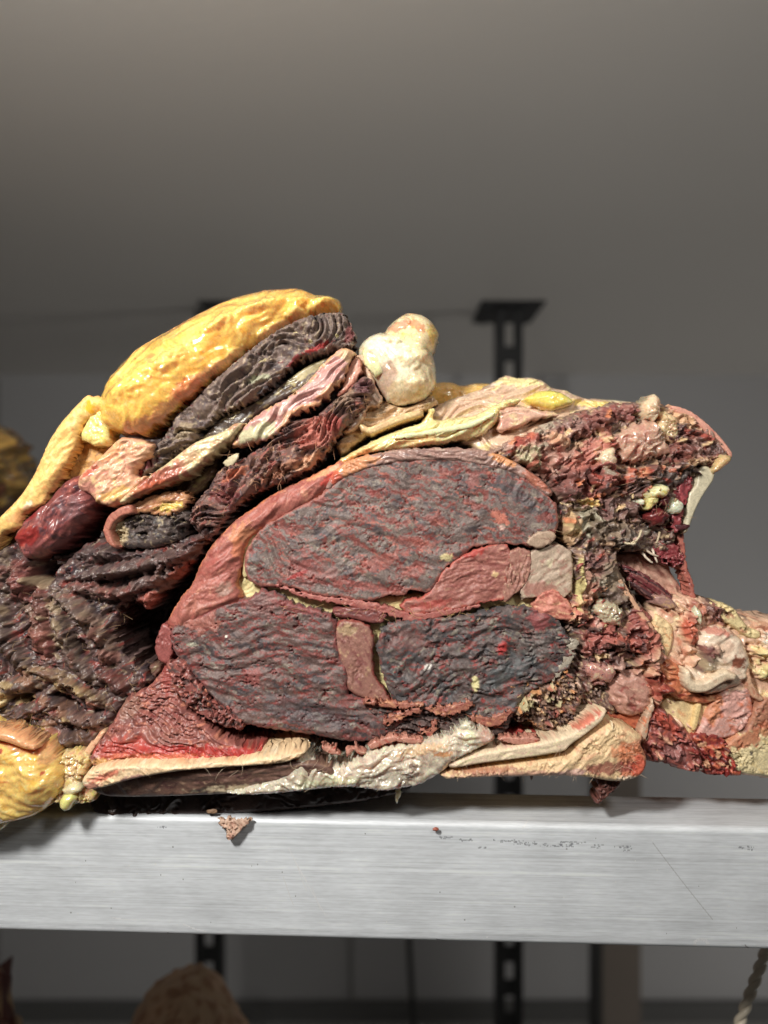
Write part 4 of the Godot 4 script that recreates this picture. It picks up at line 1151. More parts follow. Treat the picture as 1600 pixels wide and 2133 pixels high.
	# red wedge at the lower left
	piece("red_wedge", [275, 1447, 298, 1436, 324, 1416, 336, 1396, 344, 1372, 356, 1372, 366, 1392, 380, 1400, 372, 1430, 384, 1462, 407, 1479, 440, 1506, 480, 1532, 545, 1551, 600, 1558, 631, 1560, 600, 1565, 539, 1571, 459, 1579, 407, 1580, 301, 1575, 257, 1566, 243, 1576, 212, 1578, 202, 1562, 223, 1532, 240, 1501, 255, 1472],
		"meat", S(152, 92, 84), {"h": 0.1, "H": 0.6, "R": 18.0, "dep": 4.0, "ty": 0.9, "rag": 3.0, "cell": 2.3, "crack": [60.0, 20.0, 12.0, 2.4, S(120, 40, 38)],
		"folds": [[2.0, 90.0, 16.0, 10.0, 2], [1.1, 24.0, 10.0, 14.0, 2], [0.4, 8.0, 6.0, 0.0, 0]],
		"layers": [[S(124, 76, 72), 40.0, 20.0, 20.0, 0.0, 0.3], [S(196, 126, 104), 30.0, 8.0, 14.0, 0.12, 0.24], [S(112, 82, 78), 30.0, 14.0, 10.0, 0.22, 0.4]],
		"marks": [[440, 1556, 190, 18, 3, S(178, 54, 50), 0.9], [270, 1545, 60, 24, -10, S(184, 76, 66), 0.8], [340, 1562, 120, 9, 0, S(222, 130, 100), 0.7], [350, 1400, 16, 40, 0, S(158, 72, 66), 0.7], [350, 1520, 50, 18, 10, S(150, 98, 88), 0.6], [275, 1470, 30, 24, -30, S(150, 110, 96), 0.8], [230, 1570, 26, 8, 0, S(206, 160, 96), 0.8]]})
	piece("side_red_edge", [346, 1300, 360, 1310, 363, 1340, 354, 1376, 340, 1372, 331, 1345, 336, 1318], "meat", S(150, 84, 80), {"h": -0.3, "H": 0.5, "R": 14.0, "grow": 4.0, "dep": 3.0, "rag": 5.0, "folds": [[1.0, 30.0, 8.0, 80.0, 2]]})
	# crumbling edge between the lower left muscle and the red wedge
	piece("torn_edge", [352, 1378, 378, 1368, 404, 1400, 436, 1440, 470, 1472, 520, 1506, 500, 1516, 462, 1504, 420, 1484, 390, 1460, 372, 1430],
		"meat", S(142, 84, 78), {"h": 0.1, "H": 0.6, "R": 12.0, "dep": 2.0, "rag": 5.0, "folds": [[3.4, 26.0, 14.0, 40.0, 2], [1.2, 10.0, 6.0, 0.0, 2]], "layers": [[S(92, 70, 68), 24.0, 12.0, 40.0, 0.0, 0.2], [S(190, 116, 100), 20.0, 8.0, 30.0, 0.14, 0.3], [S(172, 164, 128), 14.0, 9.0, 0.0, 0.3, 0.4]]})
	shreds("torn_bits", [360, 1390, 400, 1390, 470, 1460, 540, 1510, 640, 1530, 600, 1540, 480, 1520, 400, 1480], 26, Vector2(2, 6), [S(160, 92, 84), S(124, 76, 72), S(186, 120, 98), S(98, 74, 72)], {"deg": 35.0, "spread": 40.0, "rough": 0.6})

func beef_top_folds() -> void:
	# fat knob
	piece("knob_back", [800, 700, 822, 672, 850, 656, 876, 660, 900, 676, 914, 700, 908, 724, 898, 742, 900, 770, 870, 780, 820, 740], "fat", S(238, 216, 172),
		{"h": -1.5, "H": 1.9, "R": 44.0, "dep": 3.0, "rag": 2.0, "folds": [[2.0, 50.0, 30.0, 30.0, 0], [0.2, 14.0, 9.0, 0.0, 0]], "layers": [[S(240, 214, 130), 30.0, 18.0, 0.0, 0.05, 0.3]], "marks": [[832, 692, 28, 11, -20, S(212, 150, 122), 0.8, 1.5], [866, 694, 26, 10, 36, S(214, 138, 96), 0.8], [900, 700, 12, 30, 10, S(240, 204, 110), 0.8], [850, 664, 24, 8, 0, S(230, 184, 130), 0.6]]})
	piece("knob", [745, 732, 770, 704, 792, 696, 820, 702, 850, 712, 880, 722, 900, 740, 908, 780, 904, 810, 888, 832, 860, 842, 830, 848, 806, 840, 790, 818, 782, 800, 768, 790, 756, 770],
		"fat", S(242, 230, 200), {"soft": 1, "h": -1.4, "H": 2.1, "R": 58.0, "dep": 4.0, "rag": 1.5, "cell": 2.3, "folds": [[1.4, 60.0, 34.0, 60.0, 0], [0.16, 16.0, 12.0, 0.0, 0]],
		"layers": [[S(226, 196, 150), 40.0, 22.0, 50.0, 0.05, 0.35], [S(240, 230, 190), 40.0, 22.0, 40.0, 0.12, 0.36]],
		"marks": [[850, 760, 30, 22, 30, S(236, 224, 180), 0.6, 4.0], [880, 750, 26, 20, 30, S(230, 204, 150), 0.6, 4.0], [820, 715, 30, 16, 0, S(238, 226, 186), 0.5, 4.0], [870, 815, 26, 18, 0, S(228, 204, 150), 0.6, 4.0], [805, 800, 26, 34, 20, S(190, 158, 138), 0.85], [880, 790, 20, 40, 0, S(224, 200, 158), 0.7], [840, 820, 40, 16, 0, S(222, 196, 150), 0.7]]})
	piece("knob_lobe", [756, 732, 776, 708, 808, 704, 832, 716, 838, 742, 824, 762, 800, 778, 782, 784, 766, 770, 756, 750], "fat", S(238, 226, 172), {"h": 0.0, "H": 0.45, "R": 36.0, "dep": 1.4, "rag": 2.0, "cell": 2.3, "folds": [[0.7, 26.0, 18.0, 0.0, 0]]})
	piece("knob_neck", [738, 742, 760, 742, 776, 776, 784, 806, 800, 836, 790, 850, 768, 852, 756, 880, 730, 905, 716, 900, 740, 870, 764, 838, 772, 812, 756, 780], "skin", S(214, 178, 150), {"h": -0.9, "H": 0.6, "R": 14.0, "dep": 2.0, "rag": 2.0, "folds": [[1.6, 80.0, 14.0, 60.0, 0]], "layers": [[S(190, 146, 124), 40.0, 10.0, 60.0, 0.0, 0.3], [S(232, 210, 180), 40.0, 10.0, 60.0, 0.12, 0.28]]})
	# pale sheets under the knob
	piece("knob_sheet", [700, 930, 724, 900, 752, 868, 782, 832, 800, 836, 840, 850, 880, 836, 900, 824, 912, 840, 880, 862, 830, 878, 780, 900, 740, 930, 712, 950], "skin", S(204, 172, 134), {"h": -1.8, "H": 0.8, "R": 18.0, "dep": 2.5, "rag": 2.0, "folds": [[2.4, 120.0, 12.0, -26.0, 2]], "layers": [[S(174, 136, 104), 80.0, 9.0, -26.0, 0.0, 0.3], [S(226, 204, 160), 60.0, 9.0, -26.0, 0.14, 0.34]]})
	piece("knob_fold", band([752, 886, 758, 896, 772, 900, 800, 888, 840, 872, 880, 862], [5, 8, 9, 9, 9, 6]), "skin", S(214, 178, 130), {"h": -1.0, "H": 0.8, "R": 9.0, "dep": 2.0, "rag": 1.0, "layers": [[S(226, 206, 150), 40.0, 9.0, -20.0, 0.0, 0.3]]})
	piece("fat_fold_far", [860, 850, 880, 818, 905, 800, 940, 798, 960, 806, 985, 800, 1020, 802, 1040, 812, 1030, 830, 990, 850, 930, 860], "fat", S(230, 180, 96), {"h": -6.0, "H": 1.4, "R": 24.0, "dep": 6.0, "rag": 1.5, "folds": [[2.0, 60.0, 30.0, 0.0, 0]], "layers": [[S(236, 196, 130), 40.0, 20.0, 0.0, 0.0, 0.3]]})
	piece("top_sheet", [880, 880, 900, 850, 940, 832, 990, 814, 1020, 800, 1040, 786, 1060, 776, 1080, 784, 1110, 782, 1135, 790, 1150, 806, 1180, 812, 1210, 828, 1260, 832, 1310, 838, 1340, 850, 1330, 880, 1240, 870, 1180, 880, 1120, 910, 1060, 940, 1000, 950, 950, 920, 900, 910],
		"skin", S(212, 180, 152), {"h": -3.0, "H": 1.2, "R": 30.0, "dep": 8.0, "rag": 2.5, "ty": 1.4, "cell": 2.4, "folds": [[2.6, 120.0, 24.0, -18.0, 2], [0.9, 40.0, 9.0, -18.0, 0]],
		"layers": [[S(196, 156, 134), 70.0, 20.0, -18.0, 0.0, 0.3], [S(234, 216, 158), 70.0, 16.0, -18.0, 0.1, 0.3], [S(226, 206, 186), 40.0, 12.0, -18.0, 0.16, 0.34]],
		"marks": [[1080, 796, 60, 12, 4, S(240, 224, 160), 0.9], [1230, 846, 60, 8, 4, S(232, 206, 110), 0.8], [1275, 832, 30, 9, 4, S(238, 226, 190), 0.8], [960, 850, 70, 12, -14, S(218, 184, 158), 0.7]]})
	piece("yellow_lobe", [1088, 832, 1110, 820, 1140, 814, 1168, 820, 1190, 834, 1194, 844, 1176, 850, 1150, 858, 1124, 852, 1100, 846], "fat", S(240, 216, 104), {"h": -1.9, "H": 0.8, "R": 16.0, "dep": 2.0, "rag": 1.2, "folds": [[0.8, 40.0, 16.0, 0.0, 0]], "layers": [[S(244, 228, 150), 40.0, 14.0, 0.0, 0.1, 0.35]]})
	piece("pale_fold", [690, 975, 712, 955, 742, 938, 780, 918, 812, 904, 850, 890, 880, 880, 896, 852, 908, 850, 900, 876, 940, 872, 990, 866, 1020, 850, 1060, 832, 1090, 834, 1060, 850, 1042, 858, 1034, 880, 1016, 900, 990, 912, 950, 920, 910, 928, 860, 934, 800, 940, 750, 950, 716, 970],
		"fat", S(240, 222, 156), {"h": -1.0, "H": 0.9, "R": 20.0, "dep": 2.5, "rag": 2.0, "folds": [[2.4, 140.0, 14.0, -18.0, 2], [0.6, 40.0, 9.0, -18.0, 0]],
		"layers": [[S(232, 196, 130), 80.0, 12.0, -18.0, 0.0, 0.3], [S(244, 236, 190), 60.0, 10.0, -18.0, 0.12, 0.34]], "marks": [[870, 920, 50, 14, -6, S(236, 186, 126), 0.8], [740, 950, 40, 12, -28, S(236, 196, 136), 0.8]]})
	piece("pale_ridge", band([820, 912, 870, 906, 930, 896, 980, 886, 1030, 862], [4, 6, 7, 7, 4]), "fat", S(244, 234, 184), {"h": -0.3, "H": 0.5, "R": 6.0, "dep": 1.2, "rag": 2.0})
	piece("membrane_edge", [1024, 862, 1052, 850, 1090, 848, 1120, 856, 1150, 862, 1180, 862, 1150, 872, 1110, 876, 1080, 890, 1050, 900, 1030, 900, 1038, 880], "skin", S(216, 170, 146), {"h": -1.0, "H": 0.6, "R": 14.0, "dep": 2.0, "rag": 2.5, "folds": [[1.4, 50.0, 12.0, -20.0, 2]], "layers": [[S(232, 208, 160), 40.0, 12.0, -20.0, 0.05, 0.3]], "marks": [[1050, 880, 20, 14, -50, S(200, 140, 126), 0.6]]})

func nodule(called: String, x: float, y: float, rx: float, ry: float, deg: float, mat: String, c: Color, c2: Color, h: float, bulge: float, o := {}) -> void:
	var d := {"ball": 1, "h": h, "H": bulge, "R": minf(rx, ry) * 0.9, "dep": 2.0, "rag": minf(rx, ry) * 0.12, "ragf": 10.0, "folds": [[minf(rx, ry) * 0.07, rx * 0.9, ry * 0.7, deg, 2], [0.5, 9.0, 6.0, deg, 2]], "layers": [[c2, rx * 0.8, ry * 0.6, deg, 0.0, 0.3]]}
	d.merge(o, true)
	piece(called, ell(x, y, rx, ry, deg, 0.28), mat, c, d)

func beef_chine() -> void:
	var bumps := [
		[1160, 905, 99, 23, -20, S(150, 118, 112), 0.95, 2.8, S(112, 74, 74)],
		[1110, 896, 51, 18, -22, S(190, 180, 160), 0.95, 2.2, S(160, 140, 124)],
		[1260, 868, 76, 21, -14, S(132, 66, 66), 0.95, 3.8, S(164, 112, 104)],
		[1225, 890, 57, 16, -30, S(140, 84, 80), 0.95, 4.9, S(104, 62, 64)],
		[1072, 925, 53, 17, -16, S(160, 62, 58), 0.95, 3.3, S(196, 96, 72)],
		[1040, 932, 30, 14, -10, S(160, 136, 124), 0.95, 2.8, S(130, 100, 94)],
		[1130, 960, 71, 51, -30, S(182, 138, 124), 0.95, 5.5, S(170, 96, 86)],
		[1095, 958, 30, 25, 30, S(192, 186, 150), 0.95, 6.1, S(178, 146, 124)],
		[1150, 920, 34, 14, 20, S(224, 180, 146), 0.95, 4.4, S(210, 150, 120)],
		[1225, 950, 76, 34, -44, S(190, 116, 104), 0.95, 5.5, S(204, 140, 122)],
		[1222, 1005, 51, 46, -10, S(142, 74, 72), 0.95, 6.1, S(110, 66, 66)],
		[1250, 1000, 28, 34, 20, S(164, 92, 86), 0.95, 8.3, S(140, 74, 70)],
		[1168, 1010, 32, 30, 0, S(146, 92, 88), 0.95, 5.0, S(110, 72, 72)],
		[1175, 1030, 28, 21, 20, S(124, 76, 76), 0.95, 5.5, S(96, 66, 66)],
		[1410, 870, 46, 23, 44, S(222, 180, 140), 0.95, 2.2, S(200, 150, 120)],
		[1440, 935, 69, 34, 34, S(98, 62, 62), 0.95, 4.4, S(140, 72, 66)],
		[1400, 950, 34, 30, 0, S(110, 58, 58), 0.95, 5.5, S(150, 84, 76)],
		[1420, 968, 53, 10, -10, S(190, 150, 116), 0.95, 5.5, S(140, 110, 92)],
		[1330, 990, 46, 16, -20, S(206, 120, 86), 0.95, 4.9, S(226, 180, 140)],
		[1296, 1000, 10, 30, 14, S(206, 110, 84), 0.95, 5.5, S(196, 92, 76)],
		[1345, 985, 18, 21, 0, S(112, 72, 70), 0.95, 6.1, S(90, 60, 62)],
		[1380, 1000, 53, 23, -20, S(98, 92, 92), 0.95, 4.9, S(76, 70, 74)],
		[1310, 1012, 34, 23, 0, S(96, 78, 78), 0.95, 4.9, S(130, 90, 86)],
		[1265, 1060, 51, 30, -10, S(126, 92, 90), 0.95, 5.0, S(94, 76, 76)],
		[1330, 1045, 46, 23, -20, S(112, 82, 80), 0.95, 4.4, S(84, 68, 68)],
		[1215, 1048, 25, 10, 10, S(232, 212, 132), 0.95, 5.5, S(226, 150, 90)],
		[1205, 1090, 39, 34, 0, S(168, 164, 142), 0.95, 3.8, S(140, 128, 108)],
		[1180, 1100, 21, 39, 10, S(196, 160, 122), 0.95, 3.8, S(220, 196, 140)],
		[1260, 1110, 51, 30, 0, S(146, 128, 110), 0.95, 4.4, S(104, 92, 84)],
		[1300, 1130, 34, 30, 30, S(98, 92, 88), 0.95, 3.8, S(140, 120, 104)],
		[1225, 1190, 37, 51, 10, S(126, 86, 84), 0.95, 4.4, S(164, 124, 110)],
		[1262, 1215, 39, 53, 26, S(142, 126, 108), 0.95, 5.0, S(108, 92, 86)],
		[1212, 1230, 23, 39, 10, S(196, 152, 130), 0.95, 4.9, S(176, 120, 106)],
		[1196, 1215, 7, 69, 4, S(216, 206, 140), 0.95, 4.1, S(196, 180, 120)],
		[1172, 1268, 57, 21, 24, S(204, 124, 108), 0.95, 6.6, S(222, 180, 140)],
		[1150, 1250, 25, 30, 20, S(212, 124, 96), 0.95, 6.1, S(186, 104, 92)],
		[1240, 1320, 46, 41, -30, S(180, 100, 94), 0.95, 7.2, S(160, 84, 78)],
		[1290, 1330, 46, 16, 20, S(190, 92, 78), 0.95, 7.2, S(206, 124, 104)],
		[1260, 1355, 46, 34, 0, S(92, 60, 62), 0.95, 4.4, S(126, 66, 66)],
		[1318, 1300, 30, 41, 10, S(150, 74, 72), 0.95, 5.5, S(190, 110, 98)],
		[1340, 1345, 25, 46, -10, S(188, 112, 98), 0.95, 6.1, S(170, 84, 76)],
		[1228, 1390, 34, 23, 10, S(120, 72, 72), 0.95, 4.9, S(150, 92, 86)],
		[1345, 1370, 46, 30, -20, S(196, 140, 124), 0.95, 6.6, S(220, 178, 144)]]
	for b in bumps:
		b[5] = b[5].lerp(S(206, 172, 148), 0.10)
		b[8] = b[8].lerp(S(206, 172, 148), 0.10)
	# bed of dark lean at the upper right
	piece("chine_lean", [1010, 950, 1060, 920, 1120, 890, 1180, 868, 1260, 845, 1330, 842, 1400, 850, 1450, 880, 1490, 915, 1512, 945, 1490, 970, 1450, 990, 1430, 1030, 1412, 1080, 1400, 1120, 1380, 1150, 1330, 1150, 1280, 1150, 1290, 1200, 1330, 1260, 1380, 1330, 1360, 1380, 1300, 1420, 1280, 1480, 1220, 1470, 1190, 1420, 1175, 1350, 1165, 1290, 1170, 1240, 1180, 1150, 1155, 1100, 1150, 1040, 1100, 980],
		"meat", S(140, 114, 103), {"h": -1.2, "H": 0.9, "R": 30.0, "dep": 6.0, "rag": 5.0, "cell": 2.3,
		"folds": [[4.0, 70.0, 34.0, -30.0, 2], [1.6, 34.0, 12.0, -30.0, 2], [0.5, 10.0, 7.0, 0.0, 0]],
		"layers": [[S(96, 84, 82), 50.0, 24.0, -30.0, 0.0, 0.25], [S(146, 88, 82), 36.0, 14.0, -30.0, 0.12, 0.26], [S(206, 180, 142), 20.0, 9.0, 20.0, 0.12, 0.24]],
		"marks": bumps + flakes([1040, 940, 1180, 890, 1320, 860, 1470, 900, 1440, 980, 1400, 1100, 1300, 1150, 1260, 1150, 1320, 1260, 1360, 1360, 1230, 1390, 1190, 1300, 1190, 1150, 1150, 1040], 130, -24.0, 60.0, Vector2(5, 17), [S(228, 196, 150), S(74, 62, 62), S(176, 84, 72), S(222, 140, 98), S(196, 160, 130), S(88, 66, 66), S(150, 140, 122), S(210, 170, 156)], 2.6)})
	var n := [
		[1335, 920, 58, 46, -20, "fat", S(206, 162, 140), S(186, 132, 116), -0.45, 1.12],
		[1385, 890, 34, 30, 30, "fat", S(226, 190, 146), S(214, 164, 130), -0.35, 0.72],
		[1352, 850, 22, 26, 0, "fat", S(232, 200, 166), S(222, 180, 142), -0.05, 0.80],
		[1264, 952, 18, 20, -10, "fat", S(238, 210, 178), S(230, 190, 156), 0.45, 0.64],
		[1268, 1275, 34, 26, 10, "fat", S(206, 190, 160), S(190, 150, 130), -0.15, 0.72],
		[1250, 1400, 30, 22, 0, "fat", S(196, 140, 130), S(230, 200, 170), 0.05, 0.48]]
	for a in n:
		nodule("chine_fat", a[0], a[1], a[2], a[3], a[4], a[5], a[6], a[7], a[8], a[9])
	# pink skin along the outer corner, seen edge-on
	piece("outer_skin", [1392, 846, 1430, 856, 1470, 886, 1500, 918, 1520, 946, 1518, 958, 1496, 940, 1460, 900, 1424, 872, 1390, 856], "drytat", S(222, 162, 142), {"h": -0.7, "H": 0.5, "R": 8.0, "dep": 4.0, "rag": 2.0, "ragf": 7.0, "layers": [[S(200, 130, 116), 20.0, 9.0, 40.0, 0.0, 0.3]]})
	piece("outer_tip", [1496, 946, 1520, 950, 1516, 964, 1496, 980, 1478, 990, 1474, 980, 1484, 962], "fat", S(216, 178, 128), {"h": -0.2, "H": 0.7, "R": 12.0, "dep": 1.5, "rag": 1.5})
	piece("outer_cartilage", [1450, 972, 1466, 970, 1484, 986, 1478, 1004, 1460, 1030, 1442, 1064, 1432, 1092, 1424, 1112, 1414, 1110, 1420, 1080, 1422, 1050, 1426, 1026, 1440, 1012, 1444, 990], "skin", S(210, 200, 172), {"h": -0.5, "H": 0.6, "R": 11.0, "dep": 3.0, "rag": 2.0, "layers": [[S(206, 196, 166), 40.0, 10.0, -60.0, 0.0, 0.3]]})
	nodule("cartilage_bead", 1368, 1026, 24, 14, -10, "fat", S(240, 230, 180), S(226, 204, 110), 0.3, 1.0)
	nodule("cartilage_bead", 1352, 1045, 20, 12, -50, "fat", S(228, 206, 140), S(206, 176, 100), 0.2, 0.8)
	nodule("cartilage_bead", 1332, 1047, 8, 8, 0, "fat", S(240, 232, 206), S(230, 216, 180), 0.4, 0.6)
	nodule("cartilage_bead", 1402, 1056, 14, 18, 20, "fat", S(240, 232, 206), S(226, 210, 176), -0.1, 0.7)
	nodule("clot", 1360, 1078, 26, 20, 0, "skin", S(100, 36, 38), S(140, 60, 56), 0.1, 0.8)
	nodule("clot", 1378, 1044, 16, 12, 0, "skin", S(90, 40, 44), S(120, 60, 60), 0.2, 0.6)
	piece("red_web", [1426, 985, 1440, 1000, 1430, 1030, 1420, 1060, 1414, 1090, 1404, 1110, 1392, 1100, 1396, 1060, 1404, 1030, 1412, 1000], "skin", S(156, 70, 74), {"h": -0.3, "H": 0.4, "R": 9.0, "dep": 1.5, "rag": 5.0, "ragf": 9.0, "folds": [[1.6, 30.0, 9.0, 80.0, 2]], "layers": [[S(110, 48, 54), 20.0, 9.0, 80.0, 0.0, 0.3]]})
	piece("spur", [1398, 1092, 1420, 1090, 1436, 1094, 1430, 1102, 1406, 1106], "meat", S(84, 44, 48), {"h": -0.2, "H": 0.4, "R": 7.0, "dep": 1.0, "rag": 2.0})
	piece("cavity_lining", [1260, 1160, 1300, 1150, 1340, 1150, 1380, 1150, 1392, 1190, 1410, 1215, 1430, 1235, 1440, 1262, 1400, 1262, 1360, 1240, 1320, 1230, 1280, 1200], "skin", S(206, 160, 140), {"h": -2.4, "H": 0.6, "R": 16.0, "dep": 3.0, "rag": 3.0, "folds": [[1.6, 50.0, 16.0, 45.0, 0]], "layers": [[S(176, 116, 104), 40.0, 14.0, 45.0, 0.0, 0.3], [S(226, 196, 170), 30.0, 12.0, 40.0, 0.14, 0.34]]})
	# dark fibres crossing the hollow
	for k in 9:
		var t := k / 8.0
		var x0 := lerpf(1295, 1310, t)
		var y0 := lerpf(1178, 1215, t)
		piece("hollow_fibre", band([x0, y0, x0 + 34, y0 + 16 + k, x0 + 70, y0 + 40 + k, x0 + 100, y0 + 64], [2.5, 5, 5, 3]), "skin", [S(110, 50, 54), S(84, 58, 60), S(140, 84, 80)][k % 3], {"h": -1.2 + 0.09 * (k % 4), "H": 0.4, "R": 5.0, "dep": 0.6, "rag": 2.0, "layers": [[S(150, 110, 104), 20.0, 5.0, 35.0, 0.12, 0.3]]})
	piece("hollow_rim", band([1282, 1200, 1300, 1230, 1316, 1256, 1340, 1290, 1356, 1310], [4, 6, 6, 6, 4]), "skin", S(222, 176, 144), {"h": -0.5, "H": 0.5, "R": 6.0, "dep": 1.5, "rag": 2.5})
	piece("hollow_pad", [1352, 1240, 1376, 1236, 1398, 1250, 1404, 1266, 1380, 1268, 1360, 1256], "skin", S(170, 130, 122), {"h": -0.6, "H": 0.6, "R": 10.0, "dep": 1.0, "layers": [[S(206, 166, 120), 20.0, 9.0, 30.0, 0.0, 0.3]]})
	# hanging web strand on the outline
	piece("web_strand", band([1408, 1100, 1414, 1130, 1418, 1160, 1424, 1190, 1434, 1214, 1438, 1240, 1444, 1262], [8, 7, 6, 5, 6, 5, 7]), "skin", S(186, 112, 98), {"h": -0.9, "H": 0.4, "R": 5.0, "dep": 0.8, "rag": 3.0, "ragf": 8.0, "layers": [[S(130, 60, 62), 20.0, 6.0, 70.0, 0.0, 0.3]]})
	piece("web_tuft", [1352, 1140, 1380, 1130, 1404, 1134, 1416, 1150, 1420, 1172, 1404, 1180, 1384, 1172, 1366, 1160], "skin", S(142, 62, 66), {"h": -0.9, "H": 0.5, "R": 12.0, "dep": 1.5, "rag": 6.0, "ragf": 9.0, "folds": [[2.2, 20.0, 9.0, 40.0, 2]], "layers": [[S(176, 108, 104), 16.0, 8.0, 40.0, 0.05, 0.3]]})
	shreds("chine_bits", [1150, 1020, 1300, 1020, 1400, 960, 1420, 1060, 1380, 1120, 1300, 1150, 1320, 1240, 1360, 1340, 1240, 1380, 1190, 1300, 1190, 1150], 90, Vector2(2, 5), [S(124, 92, 88), S(150, 124, 104), S(96, 72, 72), S(160, 88, 80), S(206, 180, 136), S(112, 54, 54)], {"deg": -20.0, "spread": 70.0, "rough": 0.7})
	shreds("chine_bits", [1380, 900, 1450, 900, 1490, 940, 1440, 980, 1390, 980], 20, Vector2(2, 5), [S(100, 62, 62), S(130, 70, 66), S(84, 60, 60), S(180, 110, 90)], {"deg": 20.0, "spread": 60.0, "rough": 0.7})
	var st := begin()
	for s in [[1336, 1105, 1322, 1128, 0.4, S(206, 190, 160)], [1326, 1126, 1314, 1132, 0.4, S(214, 200, 172)], [1374, 1108, 1366, 1132, 0.2, S(190, 170, 142)], [1338, 1152, 1360, 1172, -0.4, S(222, 206, 186)], [1344, 1144, 1372, 1158, -0.4, S(206, 186, 166)], [1358, 1144, 1370, 1172, -0.5, S(222, 206, 186)], [1302, 1130, 1322, 1126, 0.3, S(206, 190, 160)]]:
		strand(st, wavy(at(s[0], s[1], s[4] * 0.01) - beef_at, at(s[2], s[3], s[4] * 0.01 + 0.002) - beef_at, Vector3(0, -0.001, 0.001), 8, 0.0002), 0.0008, 0.0005, s[5], 6)
	finish(st, "loose_strands", mats.skin, beef, "stuff")

